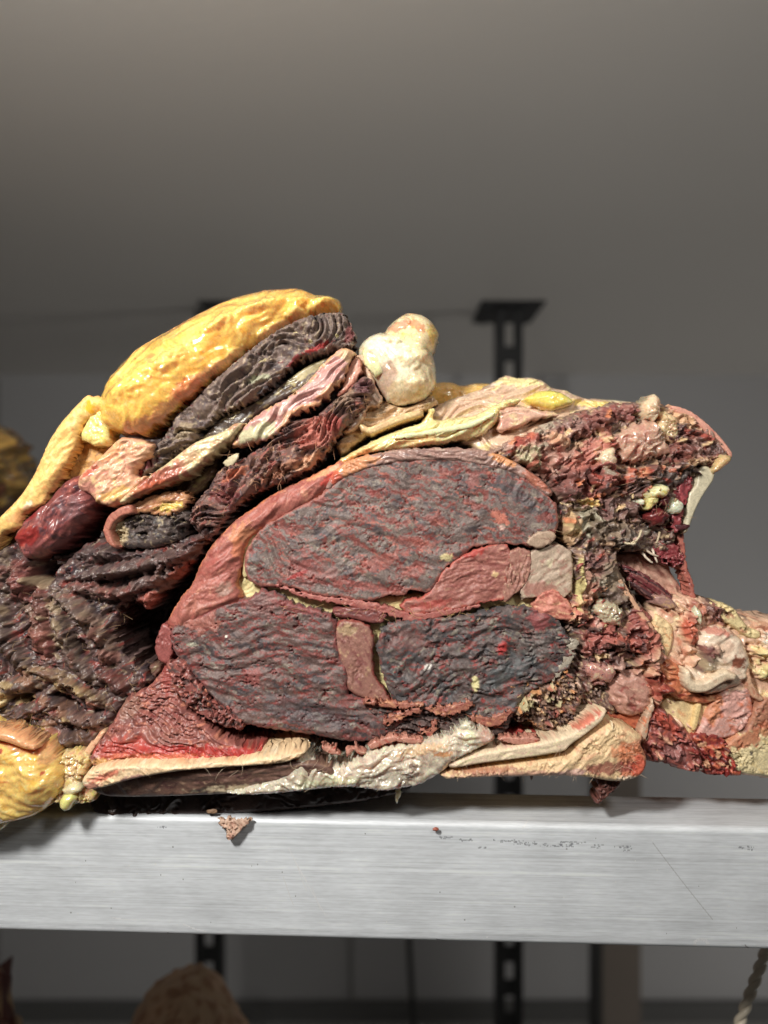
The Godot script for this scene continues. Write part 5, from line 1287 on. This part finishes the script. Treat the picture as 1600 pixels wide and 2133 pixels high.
func beef_vertebra() -> void:
	# bed
	piece("vertebra_bed", [1330, 1300, 1380, 1250, 1440, 1240, 1500, 1260, 1560, 1290, 1640, 1310, 1660, 1600, 1560, 1610, 1460, 1602, 1400, 1580, 1340, 1556, 1320, 1480, 1320, 1380], "skin", S(232, 190, 162), {"h": -1.1, "H": 0.8, "R": 30.0, "dep": 7.0, "rag": 3.0, "cell": 2.2, "marks": [[1424, 1310, 20, 34, -20, S(200, 100, 76), 0.95, 6.3, S(222, 150, 120)], [1432, 1270, 16, 29, -10, S(180, 112, 96), 0.95, 4.2, S(206, 150, 124)], [1466, 1258, 23, 25, 20, S(120, 84, 78), 0.95, 4.9, S(160, 120, 104)], [1478, 1276, 27, 23, 40, S(150, 96, 86), 0.95, 3.5, S(112, 70, 66)], [1566, 1352, 23, 13, 10, S(240, 222, 164), 0.95, 7.0, S(230, 190, 130)], [1586, 1384, 34, 25, 10, S(240, 224, 160), 0.95, 7.7, S(234, 200, 140)], [1582, 1330, 18, 23, 0, S(240, 230, 214), 0.95, 6.3, S(226, 196, 170)], [1350, 1410, 29, 34, -20, S(186, 104, 86), 0.95, 7.0, S(160, 66, 56)], [1330, 1385, 27, 18, 0, S(216, 166, 136), 0.95, 7.0, S(190, 120, 100)], [1372, 1424, 16, 11, 0, S(130, 48, 42), 0.95, 6.3, S(170, 80, 66)]], "folds": [[3.0, 60.0, 30.0, 30.0, 2], [0.6, 20.0, 10.0, 30.0, 0]], "layers": [[S(214, 146, 118), 50.0, 26.0, 30.0, 0.05, 0.3], [S(240, 212, 170), 40.0, 20.0, 10.0, 0.08, 0.24]]})
	piece("facet", [1354, 1290, 1362, 1276, 1378, 1284, 1396, 1300, 1398, 1330, 1390, 1360, 1376, 1378, 1360, 1372, 1352, 1340], "bone", S(240, 210, 160), {"h": -0.6, "H": 0.5, "R": 14.0, "dep": 2.0, "rag": 1.5, "folds": [[1.0, 26.0, 14.0, 60.0, 2]], "layers": [[S(228, 166, 116), 26.0, 14.0, 60.0, 0.08, 0.3]]})
	# smooth joint cartilage with its curved groove
	piece("joint_cartilage", [1440, 1330, 1456, 1306, 1484, 1300, 1512, 1306, 1532, 1324, 1546, 1350, 1554, 1380, 1548, 1402, 1536, 1418, 1510, 1432, 1484, 1440, 1462, 1444, 1436, 1436, 1422, 1418, 1416, 1396, 1424, 1384, 1440, 1388, 1446, 1360],
		"skin", S(238, 216, 192), {"h": -0.6, "H": 1.1, "R": 34.0, "dep": 3.0, "rag": 1.2, "cell": 2.3, "folds": [[2.4, 80.0, 34.0, -20.0, 0]], "layers": [[S(222, 184, 160), 50.0, 30.0, -20.0, 0.05, 0.35]],
		"marks": [[1446, 1370, 24, 20, 0, S(168, 150, 120), 0.95, 3.5, S(120, 92, 84)], [1462, 1348, 24, 12, 10, S(110, 56, 56), 0.95, 3.5, S(150, 96, 88)], [1518, 1372, 18, 14, 30, S(150, 70, 44), 0.9], [1456, 1408, 20, 7, -24, S(140, 84, 66), 0.85], [1480, 1310, 40, 8, 10, S(206, 110, 94), 0.7], [1490, 1345, 30, 16, 0, S(226, 186, 160), 0.6]]})
	piece("joint_lip", band([1424, 1392, 1424, 1412, 1436, 1426, 1460, 1426, 1484, 1412, 1506, 1402, 1524, 1406], [8, 11, 13, 13, 13, 12, 8]), "skin", S(234, 212, 182), {"h": 0.3, "H": 0.7, "R": 13.0, "dep": 1.4, "rag": 1.0, "layers": [[S(222, 190, 160), 40.0, 16.0, 0.0, 0.1, 0.35]]})
	nodule("cartilage_bead", 1448, 1280, 9, 20, -10, "fat", S(232, 222, 190), S(206, 190, 150), -0.2, 0.7)
	piece("bone_ridge", [1466, 1250, 1490, 1252, 1520, 1264, 1534, 1286, 1552, 1304, 1576, 1312, 1570, 1330, 1540, 1322, 1516, 1304, 1492, 1290, 1474, 1276], "bone", S(236, 214, 160), {"h": -0.7, "H": 0.8, "R": 14.0, "dep": 3.0, "rag": 2.5, "ragf": 9.0, "folds": [[2.4, 30.0, 14.0, 30.0, 2], [1.0, 9.0, 6.0, 0.0, 2]], "layers": [[S(206, 150, 116), 26.0, 12.0, 30.0, 0.08, 0.3]]})
	piece("bone_side", [1536, 1300, 1570, 1290, 1640, 1310, 1640, 1400, 1590, 1396, 1568, 1370, 1558, 1340], "bone", S(224, 170, 138), {"h": -0.9, "H": 0.6, "R": 20.0, "dep": 4.0, "rag": 1.5, "folds": [[1.2, 40.0, 18.0, 20.0, 0]], "layers": [[S(236, 206, 170), 30.0, 14.0, 20.0, 0.0, 0.3]], "marks": [[1590, 1310, 26, 10, 10, S(140, 70, 50), 0.7]]})
	piece("sinew", band([1544, 1370, 1548, 1400, 1554, 1424, 1566, 1444, 1580, 1456], [5, 7, 8, 8, 5]), "skin", S(222, 176, 144), {"h": -0.2, "H": 0.5, "R": 7.0, "dep": 1.2, "rag": 2.0, "folds": [[0.8, 50.0, 5.0, 70.0, 1]], "layers": [[S(196, 130, 104), 30.0, 6.0, 70.0, 0.0, 0.3]]})
	piece("sinew", band([1330, 1350, 1350, 1372, 1372, 1392, 1390, 1410], [6, 8, 8, 6]), "skin", S(222, 150, 108), {"h": -0.2, "H": 0.5, "R": 7.0, "dep": 1.4, "rag": 3.0, "layers": [[S(190, 96, 70), 30.0, 8.0, 45.0, 0.0, 0.3]]})
	piece("orange_membrane", [1370, 1380, 1392, 1372, 1412, 1388, 1420, 1412, 1436, 1436, 1460, 1446, 1500, 1440, 1520, 1430, 1500, 1450, 1462, 1462, 1420, 1456, 1390, 1444, 1372, 1420, 1360, 1400], "skin", S(208, 124, 88), {"h": -0.4, "H": 0.6, "R": 14.0, "dep": 2.0, "rag": 3.0, "folds": [[1.6, 50.0, 14.0, 30.0, 2]], "layers": [[S(230, 172, 128), 40.0, 14.0, 30.0, 0.0, 0.3], [S(160, 64, 50), 40.0, 12.0, 30.0, 0.16, 0.34]]})
	# rounded joint bulb
	piece("joint_bulb", [1272, 1416, 1290, 1400, 1312, 1394, 1334, 1400, 1350, 1414, 1356, 1436, 1350, 1462, 1336, 1478, 1312, 1486, 1290, 1480, 1274, 1462, 1268, 1440], "skin", S(198, 148, 132), {"h": -0.4, "H": 0.6, "R": 46.0, "grow": 4.0, "dep": 2.5, "rag": 2.0, "cell": 2.3, "folds": [[3.0, 60.0, 30.0, 30.0, 0], [0.3, 14.0, 8.0, 0.0, 0]], "layers": [[S(168, 96, 88), 40.0, 24.0, 20.0, 0.05, 0.3], [S(222, 180, 156), 30.0, 16.0, 20.0, 0.14, 0.34]]})
	# cream bone faces below
	piece("bone_face", [1374, 1458, 1400, 1446, 1440, 1462, 1470, 1456, 1488, 1442, 1480, 1470, 1462, 1500, 1450, 1524, 1432, 1524, 1404, 1504, 1380, 1480], "bone", S(242, 214, 162), {"grow": 5.0, "h": -0.7, "H": 0.5, "R": 14.0, "dep": 2.5, "rag": 0.8, "folds": [[1.2, 60.0, 30.0, 60.0, 0]], "layers": [[S(230, 174, 122), 40.0, 20.0, 60.0, 0.1, 0.35]]})
	piece("bone_face_ridge", band([1452, 1462, 1446, 1490, 1440, 1520], [6, 7, 5]), "bone", S(240, 208, 146), {"h": -0.3, "H": 0.4, "R": 6.0, "dep": 0.8, "rag": 0.5})
	piece("pink_plate", [1460, 1500, 1470, 1474, 1486, 1450, 1510, 1430, 1536, 1420, 1552, 1426, 1556, 1450, 1560, 1476, 1550, 1500, 1530, 1520, 1500, 1532, 1470, 1530, 1446, 1528], "bone", S(226, 172, 160), {"h": -0.4, "H": 0.5, "R": 16.0, "grow": 4.0, "dep": 2.5, "rag": 1.5, "folds": [[1.6, 40.0, 22.0, -20.0, 0], [0.6, 12.0, 8.0, 0.0, 2]], "layers": [[S(222, 130, 100), 40.0, 20.0, -30.0, 0.0, 0.3], [S(238, 206, 196), 26.0, 14.0, -20.0, 0.14, 0.34]], "marks": [[1530, 1428, 26, 7, -20, S(236, 196, 164), 0.8], [1480, 1470, 18, 34, 20, S(224, 150, 104), 0.7]]})
	piece("spongy_bone", [1530, 1522, 1552, 1500, 1562, 1470, 1580, 1450, 1660, 1440, 1660, 1616, 1600, 1614, 1560, 1610, 1520, 1600, 1500, 1570, 1500, 1546],
		"bone", S(232, 214, 168), {"h": -0.3, "H": 0.6, "R": 16.0, "dep": 5.0, "rag": 1.2, "cell": 2.3, "folds": [[1.2, 40.0, 30.0, 0.0, 0], [1.0, 8.0, 6.0, 0.0, 2]], "mottle": 0.2,
		"layers": [[S(222, 196, 140), 20.0, 14.0, 0.0, 0.1, 0.3]],
		"marks": flakes([1520, 1530, 1560, 1470, 1640, 1450, 1640, 1540, 1560, 1560], 50, -30.0, 60.0, Vector2(3, 9), [S(150, 64, 52), S(222, 160, 120), S(190, 96, 74), S(240, 220, 180)], -1.6) + [[1580, 1480, 50, 34, -30, S(172, 92, 76), 0.8], [1540, 1535, 40, 20, -20, S(206, 120, 90), 0.8], [1590, 1510, 40, 16, -20, S(206, 124, 90), 0.7], [1555, 1562, 5, 4, 0, S(70, 60, 60), 0.9], [1538, 1510, 9, 20, 20, S(110, 70, 66), 0.7]]})
	piece("blood_edge", [1440, 1530, 1470, 1528, 1500, 1536, 1510, 1560, 1530, 1590, 1536, 1606, 1500, 1604, 1470, 1604, 1450, 1580], "meat", S(150, 62, 56), {"h": -0.3, "H": 0.5, "R": 14.0, "grow": 4.0, "dep": 2.5, "rag": 5.0, "folds": [[2.4, 26.0, 14.0, 40.0, 2], [1.0, 9.0, 6.0, 0.0, 2]], "marks": flakes([1446, 1532, 1500, 1540, 1530, 1600, 1460, 1600], 30, 40.0, 60.0, Vector2(4, 13), [S(222, 120, 84), S(232, 180, 140), S(80, 44, 46), S(200, 80, 66)], 2.6), "layers": [[S(200, 106, 76), 20.0, 10.0, 40.0, 0.05, 0.3], [S(80, 44, 46), 16.0, 9.0, 40.0, 0.14, 0.3]]})
	piece("clotted_joint", [1340, 1500, 1356, 1478, 1372, 1476, 1400, 1500, 1430, 1528, 1446, 1550, 1452, 1580, 1446, 1600, 1410, 1592, 1370, 1580, 1336, 1570, 1342, 1540], "meat", S(160, 92, 84), {"h": -0.4, "H": 0.7, "R": 24.0, "grow": 4.0, "dep": 3.5, "rag": 4.0, "folds": [[3.0, 36.0, 18.0, 30.0, 2], [1.2, 12.0, 7.0, 0.0, 2]], "layers": [[S(110, 66, 66), 30.0, 16.0, 30.0, 0.0, 0.25], [S(204, 110, 88), 24.0, 12.0, 30.0, 0.12, 0.3]], "marks": flakes([1350, 1490, 1440, 1530, 1445, 1590, 1350, 1570], 36, 40.0, 60.0, Vector2(5, 16), [S(206, 120, 96), S(222, 170, 140), S(110, 60, 58), S(190, 110, 104), S(150, 50, 44)], 3.0) + [[1396, 1560, 26, 18, 20, S(172, 120, 116), 0.8], [1380, 1500, 34, 14, 40, S(200, 90, 70), 0.7]]})

func beef_bones() -> void:
	# left rib bone: pale top edge, dark underside
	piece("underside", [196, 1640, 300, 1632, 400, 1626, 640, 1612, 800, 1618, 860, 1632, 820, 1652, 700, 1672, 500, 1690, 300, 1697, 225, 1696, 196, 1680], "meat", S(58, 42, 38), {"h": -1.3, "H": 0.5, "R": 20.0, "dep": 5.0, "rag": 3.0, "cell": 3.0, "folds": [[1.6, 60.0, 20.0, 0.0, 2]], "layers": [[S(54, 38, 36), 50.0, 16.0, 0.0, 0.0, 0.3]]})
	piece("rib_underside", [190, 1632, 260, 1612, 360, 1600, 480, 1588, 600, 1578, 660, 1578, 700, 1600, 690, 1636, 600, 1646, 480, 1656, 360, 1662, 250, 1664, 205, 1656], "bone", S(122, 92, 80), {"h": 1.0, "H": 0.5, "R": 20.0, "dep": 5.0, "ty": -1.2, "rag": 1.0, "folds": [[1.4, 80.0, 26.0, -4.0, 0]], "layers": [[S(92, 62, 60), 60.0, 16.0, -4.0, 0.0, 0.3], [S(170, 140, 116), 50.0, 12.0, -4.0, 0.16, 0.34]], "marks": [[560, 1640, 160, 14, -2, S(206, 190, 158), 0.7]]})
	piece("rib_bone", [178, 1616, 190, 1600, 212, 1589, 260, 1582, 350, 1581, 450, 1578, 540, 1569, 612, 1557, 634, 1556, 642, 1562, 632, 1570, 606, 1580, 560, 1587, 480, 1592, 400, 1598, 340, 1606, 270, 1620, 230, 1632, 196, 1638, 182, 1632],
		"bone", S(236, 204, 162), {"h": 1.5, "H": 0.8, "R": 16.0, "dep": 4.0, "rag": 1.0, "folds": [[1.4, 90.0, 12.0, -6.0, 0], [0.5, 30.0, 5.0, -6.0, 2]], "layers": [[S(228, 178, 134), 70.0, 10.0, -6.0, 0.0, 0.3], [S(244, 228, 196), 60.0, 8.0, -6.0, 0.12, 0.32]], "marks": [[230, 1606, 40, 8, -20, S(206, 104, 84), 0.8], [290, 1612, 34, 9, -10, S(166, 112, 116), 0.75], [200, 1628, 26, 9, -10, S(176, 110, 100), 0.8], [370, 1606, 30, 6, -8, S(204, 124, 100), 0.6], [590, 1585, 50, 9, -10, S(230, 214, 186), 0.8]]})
	# pale gristle in the middle
	piece("gristle", [470, 1646, 520, 1630, 600, 1600, 618, 1562, 640, 1564, 657, 1573, 680, 1590, 706, 1592, 729, 1582, 750, 1570, 772, 1558, 818, 1546, 864, 1542, 907, 1533, 936, 1522, 953, 1510, 974, 1501, 994, 1510, 1022, 1516, 1030, 1534, 990, 1556, 940, 1582, 926, 1598, 879, 1626, 846, 1634, 807, 1641, 770, 1637, 706, 1634, 640, 1640, 560, 1648],
		"fat", S(222, 204, 182), {"h": 0.9, "H": 0.9, "R": 22.0, "dep": 4.0, "rag": 3.5, "ragf": 9.0, "cell": 2.3,
		"folds": [[3.0, 80.0, 30.0, -20.0, 0], [0.9, 30.0, 14.0, -20.0, 2], [0.25, 9.0, 6.0, 0.0, 0]],
		"layers": [[S(196, 176, 160), 60.0, 22.0, -15.0, 0.0, 0.3], [S(238, 230, 200), 40.0, 14.0, -15.0, 0.1, 0.3], [S(196, 150, 130), 24.0, 12.0, -20.0, 0.22, 0.36]],
		"marks": [[800, 1610, 90, 16, -6, S(176, 166, 152), 0.7], [690, 1620, 80, 14, -4, S(222, 214, 176), 0.7], [880, 1552, 60, 10, -10, S(228, 190, 150), 0.8], [920, 1560, 20, 6, -10, S(206, 140, 84), 0.8], [975, 1525, 12, 24, 20, S(238, 228, 190), 0.8], [1010, 1528, 20, 14, 0, S(206, 160, 144), 0.8], [860, 1585, 10, 8, 0, S(110, 80, 70), 0.8]]})
	piece("gristle_fold", band([960, 1512, 976, 1506, 982, 1520, 972, 1545, 950, 1562], [7, 9, 9, 8, 4]), "fat", S(226, 210, 186), {"h": 1.2, "H": 0.5, "R": 9.0, "dep": 1.2, "rag": 3.5, "folds": [[1.2, 20.0, 10.0, 60.0, 2]]})
	for s in [[[672, 1552, 690, 1560, 712, 1566], [4, 7, 3]], [[722, 1570, 736, 1552, 748, 1560, 760, 1566], [3, 7, 6, 3]], [[770, 1552, 800, 1540, 830, 1534], [5, 8, 4]], [[824, 1536, 850, 1538, 880, 1540], [4, 7, 4]], [[1040, 1535, 1080, 1540, 1120, 1536], [4, 8, 5]]]:
		piece("torn_flap", band(s[0], s[1]), "skin", S(198, 140, 122), {"h": 1.1, "H": 0.4, "R": 6.0, "dep": 0.5, "rag": 3.0, "ragf": 8.0, "layers": [[S(170, 84, 72), 20.0, 8.0, 0.0, 0.05, 0.3]]})
	# thin upper rib
	piece("upper_rib", [925, 1590, 960, 1572, 1010, 1558, 1060, 1549, 1110, 1541, 1165, 1529, 1186, 1520, 1210, 1502, 1248, 1478, 1264, 1474, 1252, 1496, 1216, 1526, 1184, 1548, 1174, 1560, 1100, 1573, 1000, 1586, 940, 1596],
		"bone", S(234, 212, 180), {"h": 1.1, "H": 0.6, "R": 12.0, "dep": 2.5, "rag": 1.0, "folds": [[0.8, 60.0, 8.0, -10.0, 0]], "layers": [[S(226, 190, 170), 60.0, 9.0, -10.0, 0.05, 0.3], [S(240, 228, 180), 50.0, 7.0, -10.0, 0.12, 0.32]], "marks": [[1215, 1498, 40, 9, -34, S(214, 96, 76), 0.8], [1090, 1540, 60, 5, -8, S(206, 130, 110), 0.7]]})
	piece("rib_blood", [1040, 1530, 1080, 1524, 1120, 1522, 1150, 1518, 1200, 1490, 1230, 1480, 1210, 1504, 1180, 1522, 1120, 1540, 1060, 1548], "meat", S(176, 70, 62), {"h": -0.3, "H": 0.4, "R": 10.0, "dep": 1.5, "rag": 4.0, "folds": [[1.6, 30.0, 9.0, -15.0, 2]], "layers": [[S(120, 50, 56), 24.0, 9.0, -15.0, 0.0, 0.25]]})
	# lower rib stump
	piece("lower_rib", [930, 1600, 1000, 1590, 1100, 1577, 1178, 1564, 1198, 1540, 1226, 1520, 1254, 1504, 1276, 1500, 1302, 1510, 1334, 1530, 1330, 1546, 1342, 1572, 1336, 1600, 1312, 1618, 1270, 1622, 1200, 1612, 1100, 1612, 1000, 1614, 930, 1618, 910, 1610],
		"bone", S(238, 206, 160), {"h": 0.8, "H": 0.8, "R": 24.0, "dep": 5.0, "rag": 1.5, "cell": 2.3, "folds": [[1.6, 80.0, 26.0, -20.0, 0], [0.8, 14.0, 7.0, -20.0, 2]],
		"layers": [[S(228, 178, 138), 50.0, 18.0, -20.0, 0.05, 0.3]],
		"marks": [[1312, 1574, 34, 50, 0, S(206, 104, 76), 0.7], [1322, 1590, 18, 34, 0, S(200, 76, 56), 0.75], [1290, 1556, 34, 20, -10, S(224, 140, 98), 0.75], [1260, 1590, 60, 14, -4, S(140, 62, 60), 0.8], [1060, 1606, 140, 10, -2, S(206, 158, 138), 0.85], [1010, 1596, 80, 6, -4, S(166, 84, 64), 0.7], [1300, 1612, 22, 8, 0, S(232, 214, 190), 0.8], [1180, 1600, 40, 9, -4, S(196, 160, 156), 0.7]]})
	piece("marrow_edge", band([1272, 1500, 1276, 1520, 1284, 1536], [2, 3, 2]), "bone", S(244, 222, 184), {"h": 1.5, "H": 0.2, "R": 3.0, "dep": 0.4, "rag": 0.2})
	piece("periosteum", [1330, 1530, 1338, 1500, 1350, 1470, 1358, 1452, 1362, 1470, 1350, 1500, 1346, 1530, 1338, 1548], "skin", S(206, 176, 150), {"h": 0.1, "H": 0.3, "R": 5.0, "dep": 0.8, "rag": 2.0, "layers": [[S(226, 130, 90), 20.0, 7.0, 70.0, 0.0, 0.3]]})
	piece("joint_hollow", [1258, 1478, 1290, 1486, 1330, 1484, 1350, 1470, 1340, 1500, 1330, 1524, 1300, 1506, 1270, 1496], "skin", S(196, 110, 78), {"h": -0.8, "H": 0.3, "R": 10.0, "dep": 1.5, "layers": [[S(140, 66, 50), 30.0, 12.0, 0.0, 0.0, 0.3]]})
	# bits that hang below
	piece("hanging_shred", [1240, 1612, 1270, 1620, 1292, 1618, 1284, 1634, 1268, 1648, 1254, 1660, 1244, 1672, 1236, 1668, 1242, 1650, 1238, 1632], "meat", S(120, 78, 70), {"h": 0.2, "H": 0.5, "R": 12.0, "dep": 1.0, "rag": 4.0, "ragf": 8.0, "folds": [[2.0, 20.0, 8.0, -40.0, 2]], "layers": [[S(90, 54, 52), 16.0, 8.0, -40.0, 0.0, 0.3]]})
	piece("hanging_shred", [822, 1640, 834, 1642, 836, 1654, 830, 1664, 826, 1674, 823, 1660], "fat", S(222, 206, 168), {"h": 0.6, "H": 0.3, "R": 5.0, "dep": 0.4, "rag": 1.5})
	piece("hanging_shred", [1102, 1608, 1114, 1608, 1112, 1618, 1107, 1624], "meat", S(110, 64, 60), {"h": 0.6, "H": 0.2, "R": 5.0, "dep": 0.4, "rag": 1.5})
	piece("hanging_shred", [1508, 1602, 1518, 1600, 1520, 1612, 1514, 1620], "meat", S(150, 50, 46), {"h": 0.3, "H": 0.2, "R": 5.0, "dep": 0.4, "rag": 1.5})
	# crumbly corner right of the lower right muscle
	piece("crumbly_lean", [1062, 1470, 1090, 1440, 1140, 1412, 1180, 1390, 1206, 1420, 1206, 1452, 1190, 1490, 1160, 1514, 1130, 1516, 1100, 1500, 1070, 1496], "crust", S(146, 116, 100), {"h": -0.5, "H": 0.8, "R": 22.0, "dep": 3.0, "rag": 6.0, "folds": [[4.6, 30.0, 18.0, 0.0, 2], [2.0, 12.0, 8.0, 0.0, 2]], "layers": [[S(80, 58, 58), 24.0, 12.0, 0.0, 0.0, 0.2], [S(206, 170, 126), 14.0, 9.0, 0.0, 0.14, 0.28], [S(226, 150, 90), 12.0, 8.0, 0.0, 0.3, 0.38]], "marks": flakes([1070, 1440, 1140, 1400, 1200, 1410, 1200, 1460, 1160, 1510, 1090, 1490], 50, 0.0, 80.0, Vector2(4, 13), [S(232, 200, 150), S(226, 160, 104), S(92, 66, 64), S(206, 196, 150), S(170, 104, 90), S(222, 190, 170)], 3.2) + [[1105, 1425, 20, 16, 0, S(226, 160, 100), 0.7, 2.0], [1090, 1455, 18, 14, 0, S(206, 196, 150), 0.8, 2.0]]})
	shreds("crumbly_bits", [1060, 1440, 1130, 1400, 1200, 1400, 1210, 1450, 1170, 1510, 1100, 1500], 34, Vector2(2, 5), [S(206, 176, 140), S(150, 110, 94), S(110, 74, 72), S(222, 160, 110), S(170, 100, 90)], {"rough": 0.8})
	piece("gristle_strap", band([1196, 1330, 1186, 1360, 1166, 1392, 1150, 1414], [9, 10, 7, 4]), "skin", S(176, 166, 150), {"h": 0.2, "H": 0.3, "R": 8.0, "dep": 0.8, "rag": 6.0, "folds": [[0.8, 40.0, 6.0, -60.0, 1]], "layers": [[S(160, 140, 124), 20.0, 7.0, -60.0, 0.0, 0.3]]})
	# fat lump resting on the rail at the lower left
	piece("rail_fat", [-60, 1510, -10, 1506, 30, 1514, 70, 1524, 104, 1540, 126, 1562, 134, 1590, 138, 1618, 126, 1650, 100, 1680, 76, 1694, 40, 1704, 0, 1712, -60, 1716],
		"fat", S(250, 204, 116), {"soft": 1, "h": 0.9, "H": 1.6, "R": 60.0, "dep": 4.0, "rag": 2.0, "cell": 2.3, "folds": [[3.0, 90.0, 56.0, 20.0, 0], [0.4, 34.0, 24.0, 20.0, 0], [0.16, 13.0, 10.0, 0.0, 0]],
		"layers": [[S(246, 190, 88), 50.0, 30.0, 20.0, 0.0, 0.3], [S(244, 218, 144), 30.0, 18.0, 20.0, 0.12, 0.34]], "marks": [[60, 1535, 70, 16, 16, S(232, 160, 112), 0.9], [115, 1565, 16, 20, 40, S(232, 172, 124), 0.7], [27, 1548, 7, 6, 0, S(176, 60, 60), 0.9], [34, 1606, 20, 3, 10, S(200, 110, 60), 0.7], [110, 1594, 4, 4, 0, S(190, 80, 60), 0.9]]})
	piece("rail_fat_fold", band([-30, 1520, 10, 1526, 40, 1534, 64, 1546, 84, 1552], [7, 12, 13, 11, 6]), "fat", S(232, 166, 118), {"h": 2.0, "H": 0.7, "R": 12.0, "dep": 1.5, "rag": 1.5, "folds": [[0.8, 30.0, 10.0, 20.0, 2]]})
	piece("rail_fat_root", [124, 1580, 140, 1562, 164, 1558, 186, 1560, 196, 1574, 190, 1604, 180, 1622, 190, 1640, 206, 1648, 204, 1664, 170, 1668, 140, 1668, 118, 1664, 116, 1640], "fat", S(226, 188, 136), {"h": 0.3, "H": 0.8, "R": 18.0, "dep": 3.0, "rag": 3.0, "folds": [[2.4, 36.0, 16.0, 60.0, 2], [0.8, 12.0, 8.0, 0.0, 2]], "layers": [[S(232, 206, 120), 30.0, 14.0, 60.0, 0.05, 0.3], [S(206, 150, 118), 26.0, 12.0, 40.0, 0.12, 0.32]]})
	piece("rail_fat_bead", [128, 1662, 138, 1650, 156, 1648, 164, 1658, 156, 1672, 148, 1684, 138, 1686, 128, 1678], "fat", S(240, 224, 140), {"h": 1.1, "H": 0.6, "R": 14.0, "dep": 1.0, "rag": 1.0})
	piece("rail_fat_bead", [132, 1640, 150, 1628, 172, 1630, 178, 1642, 160, 1652, 140, 1652], "fat", S(226, 210, 170), {"h": 0.9, "H": 0.6, "R": 11.0, "dep": 1.0, "rag": 1.5})
	piece("pink_seam", band([176, 1578, 190, 1560, 206, 1540, 222, 1520], [7, 8, 7, 4]), "skin", S(232, 186, 148), {"h": 0.1, "H": 0.5, "R": 7.0, "dep": 1.5, "rag": 2.0, "layers": [[S(214, 140, 112), 20.0, 7.0, -50.0, 0.05, 0.3]]})
	piece("fat_drip", [-6, 1706, 10, 1704, 16, 1714, 8, 1726, 0, 1728, -8, 1720], "fat", S(236, 222, 176), {"h": 1.0, "H": 0.4, "R": 8.0, "dep": 0.6, "rag": 1.0})
	# fill between flank and red wedge
	piece("flank_root", [196, 1558, 226, 1530, 244, 1500, 262, 1466, 290, 1440, 330, 1410, 340, 1380, 300, 1390, 262, 1440, 230, 1500, 190, 1540], "skin", S(118, 84, 74), {"h": -1.6, "H": 0.5, "R": 14.0, "dep": 3.0, "rag": 3.0, "folds": [[2.0, 40.0, 12.0, -50.0, 2]], "layers": [[S(160, 140, 110), 30.0, 10.0, -50.0, 0.05, 0.3]]})

func beef_details() -> void:
	hairs("loose_fibres", [620, 1560, 900, 1540, 1000, 1580, 860, 1636, 640, 1636], 50, Vector2(10, 34), S(226, 206, 176))
	hairs("loose_fibres", [1180, 1540, 1340, 1540, 1340, 1612, 1180, 1606], 70, Vector2(8, 26), S(232, 200, 170))
	hairs("loose_fibres", [930, 1596, 1200, 1590, 1200, 1612, 930, 1614], 60, Vector2(6, 16), S(226, 196, 170), 0.00008, 90.0, 60.0)
	hairs("loose_fibres", [600, 1250, 720, 1270, 1100, 1250, 1100, 1270, 720, 1290, 600, 1270], 40, Vector2(10, 30), S(206, 170, 120))
	hairs("loose_fibres", [1160, 1040, 1400, 1000, 1420, 1140, 1250, 1240, 1180, 1200], 80, Vector2(8, 26), S(206, 176, 140))
	hairs("loose_fibres", [300, 1570, 620, 1560, 620, 1590, 300, 1610], 16, Vector2(16, 50), S(226, 206, 180))
	hairs("loose_fibres", [440, 960, 760, 820, 700, 930, 480, 1060], 60, Vector2(10, 30), S(196, 150, 116))
	hairs("loose_fibres", [60, 1240, 300, 1250, 300, 1440, 150, 1540, 40, 1480], 80, Vector2(10, 30), S(170, 140, 104))
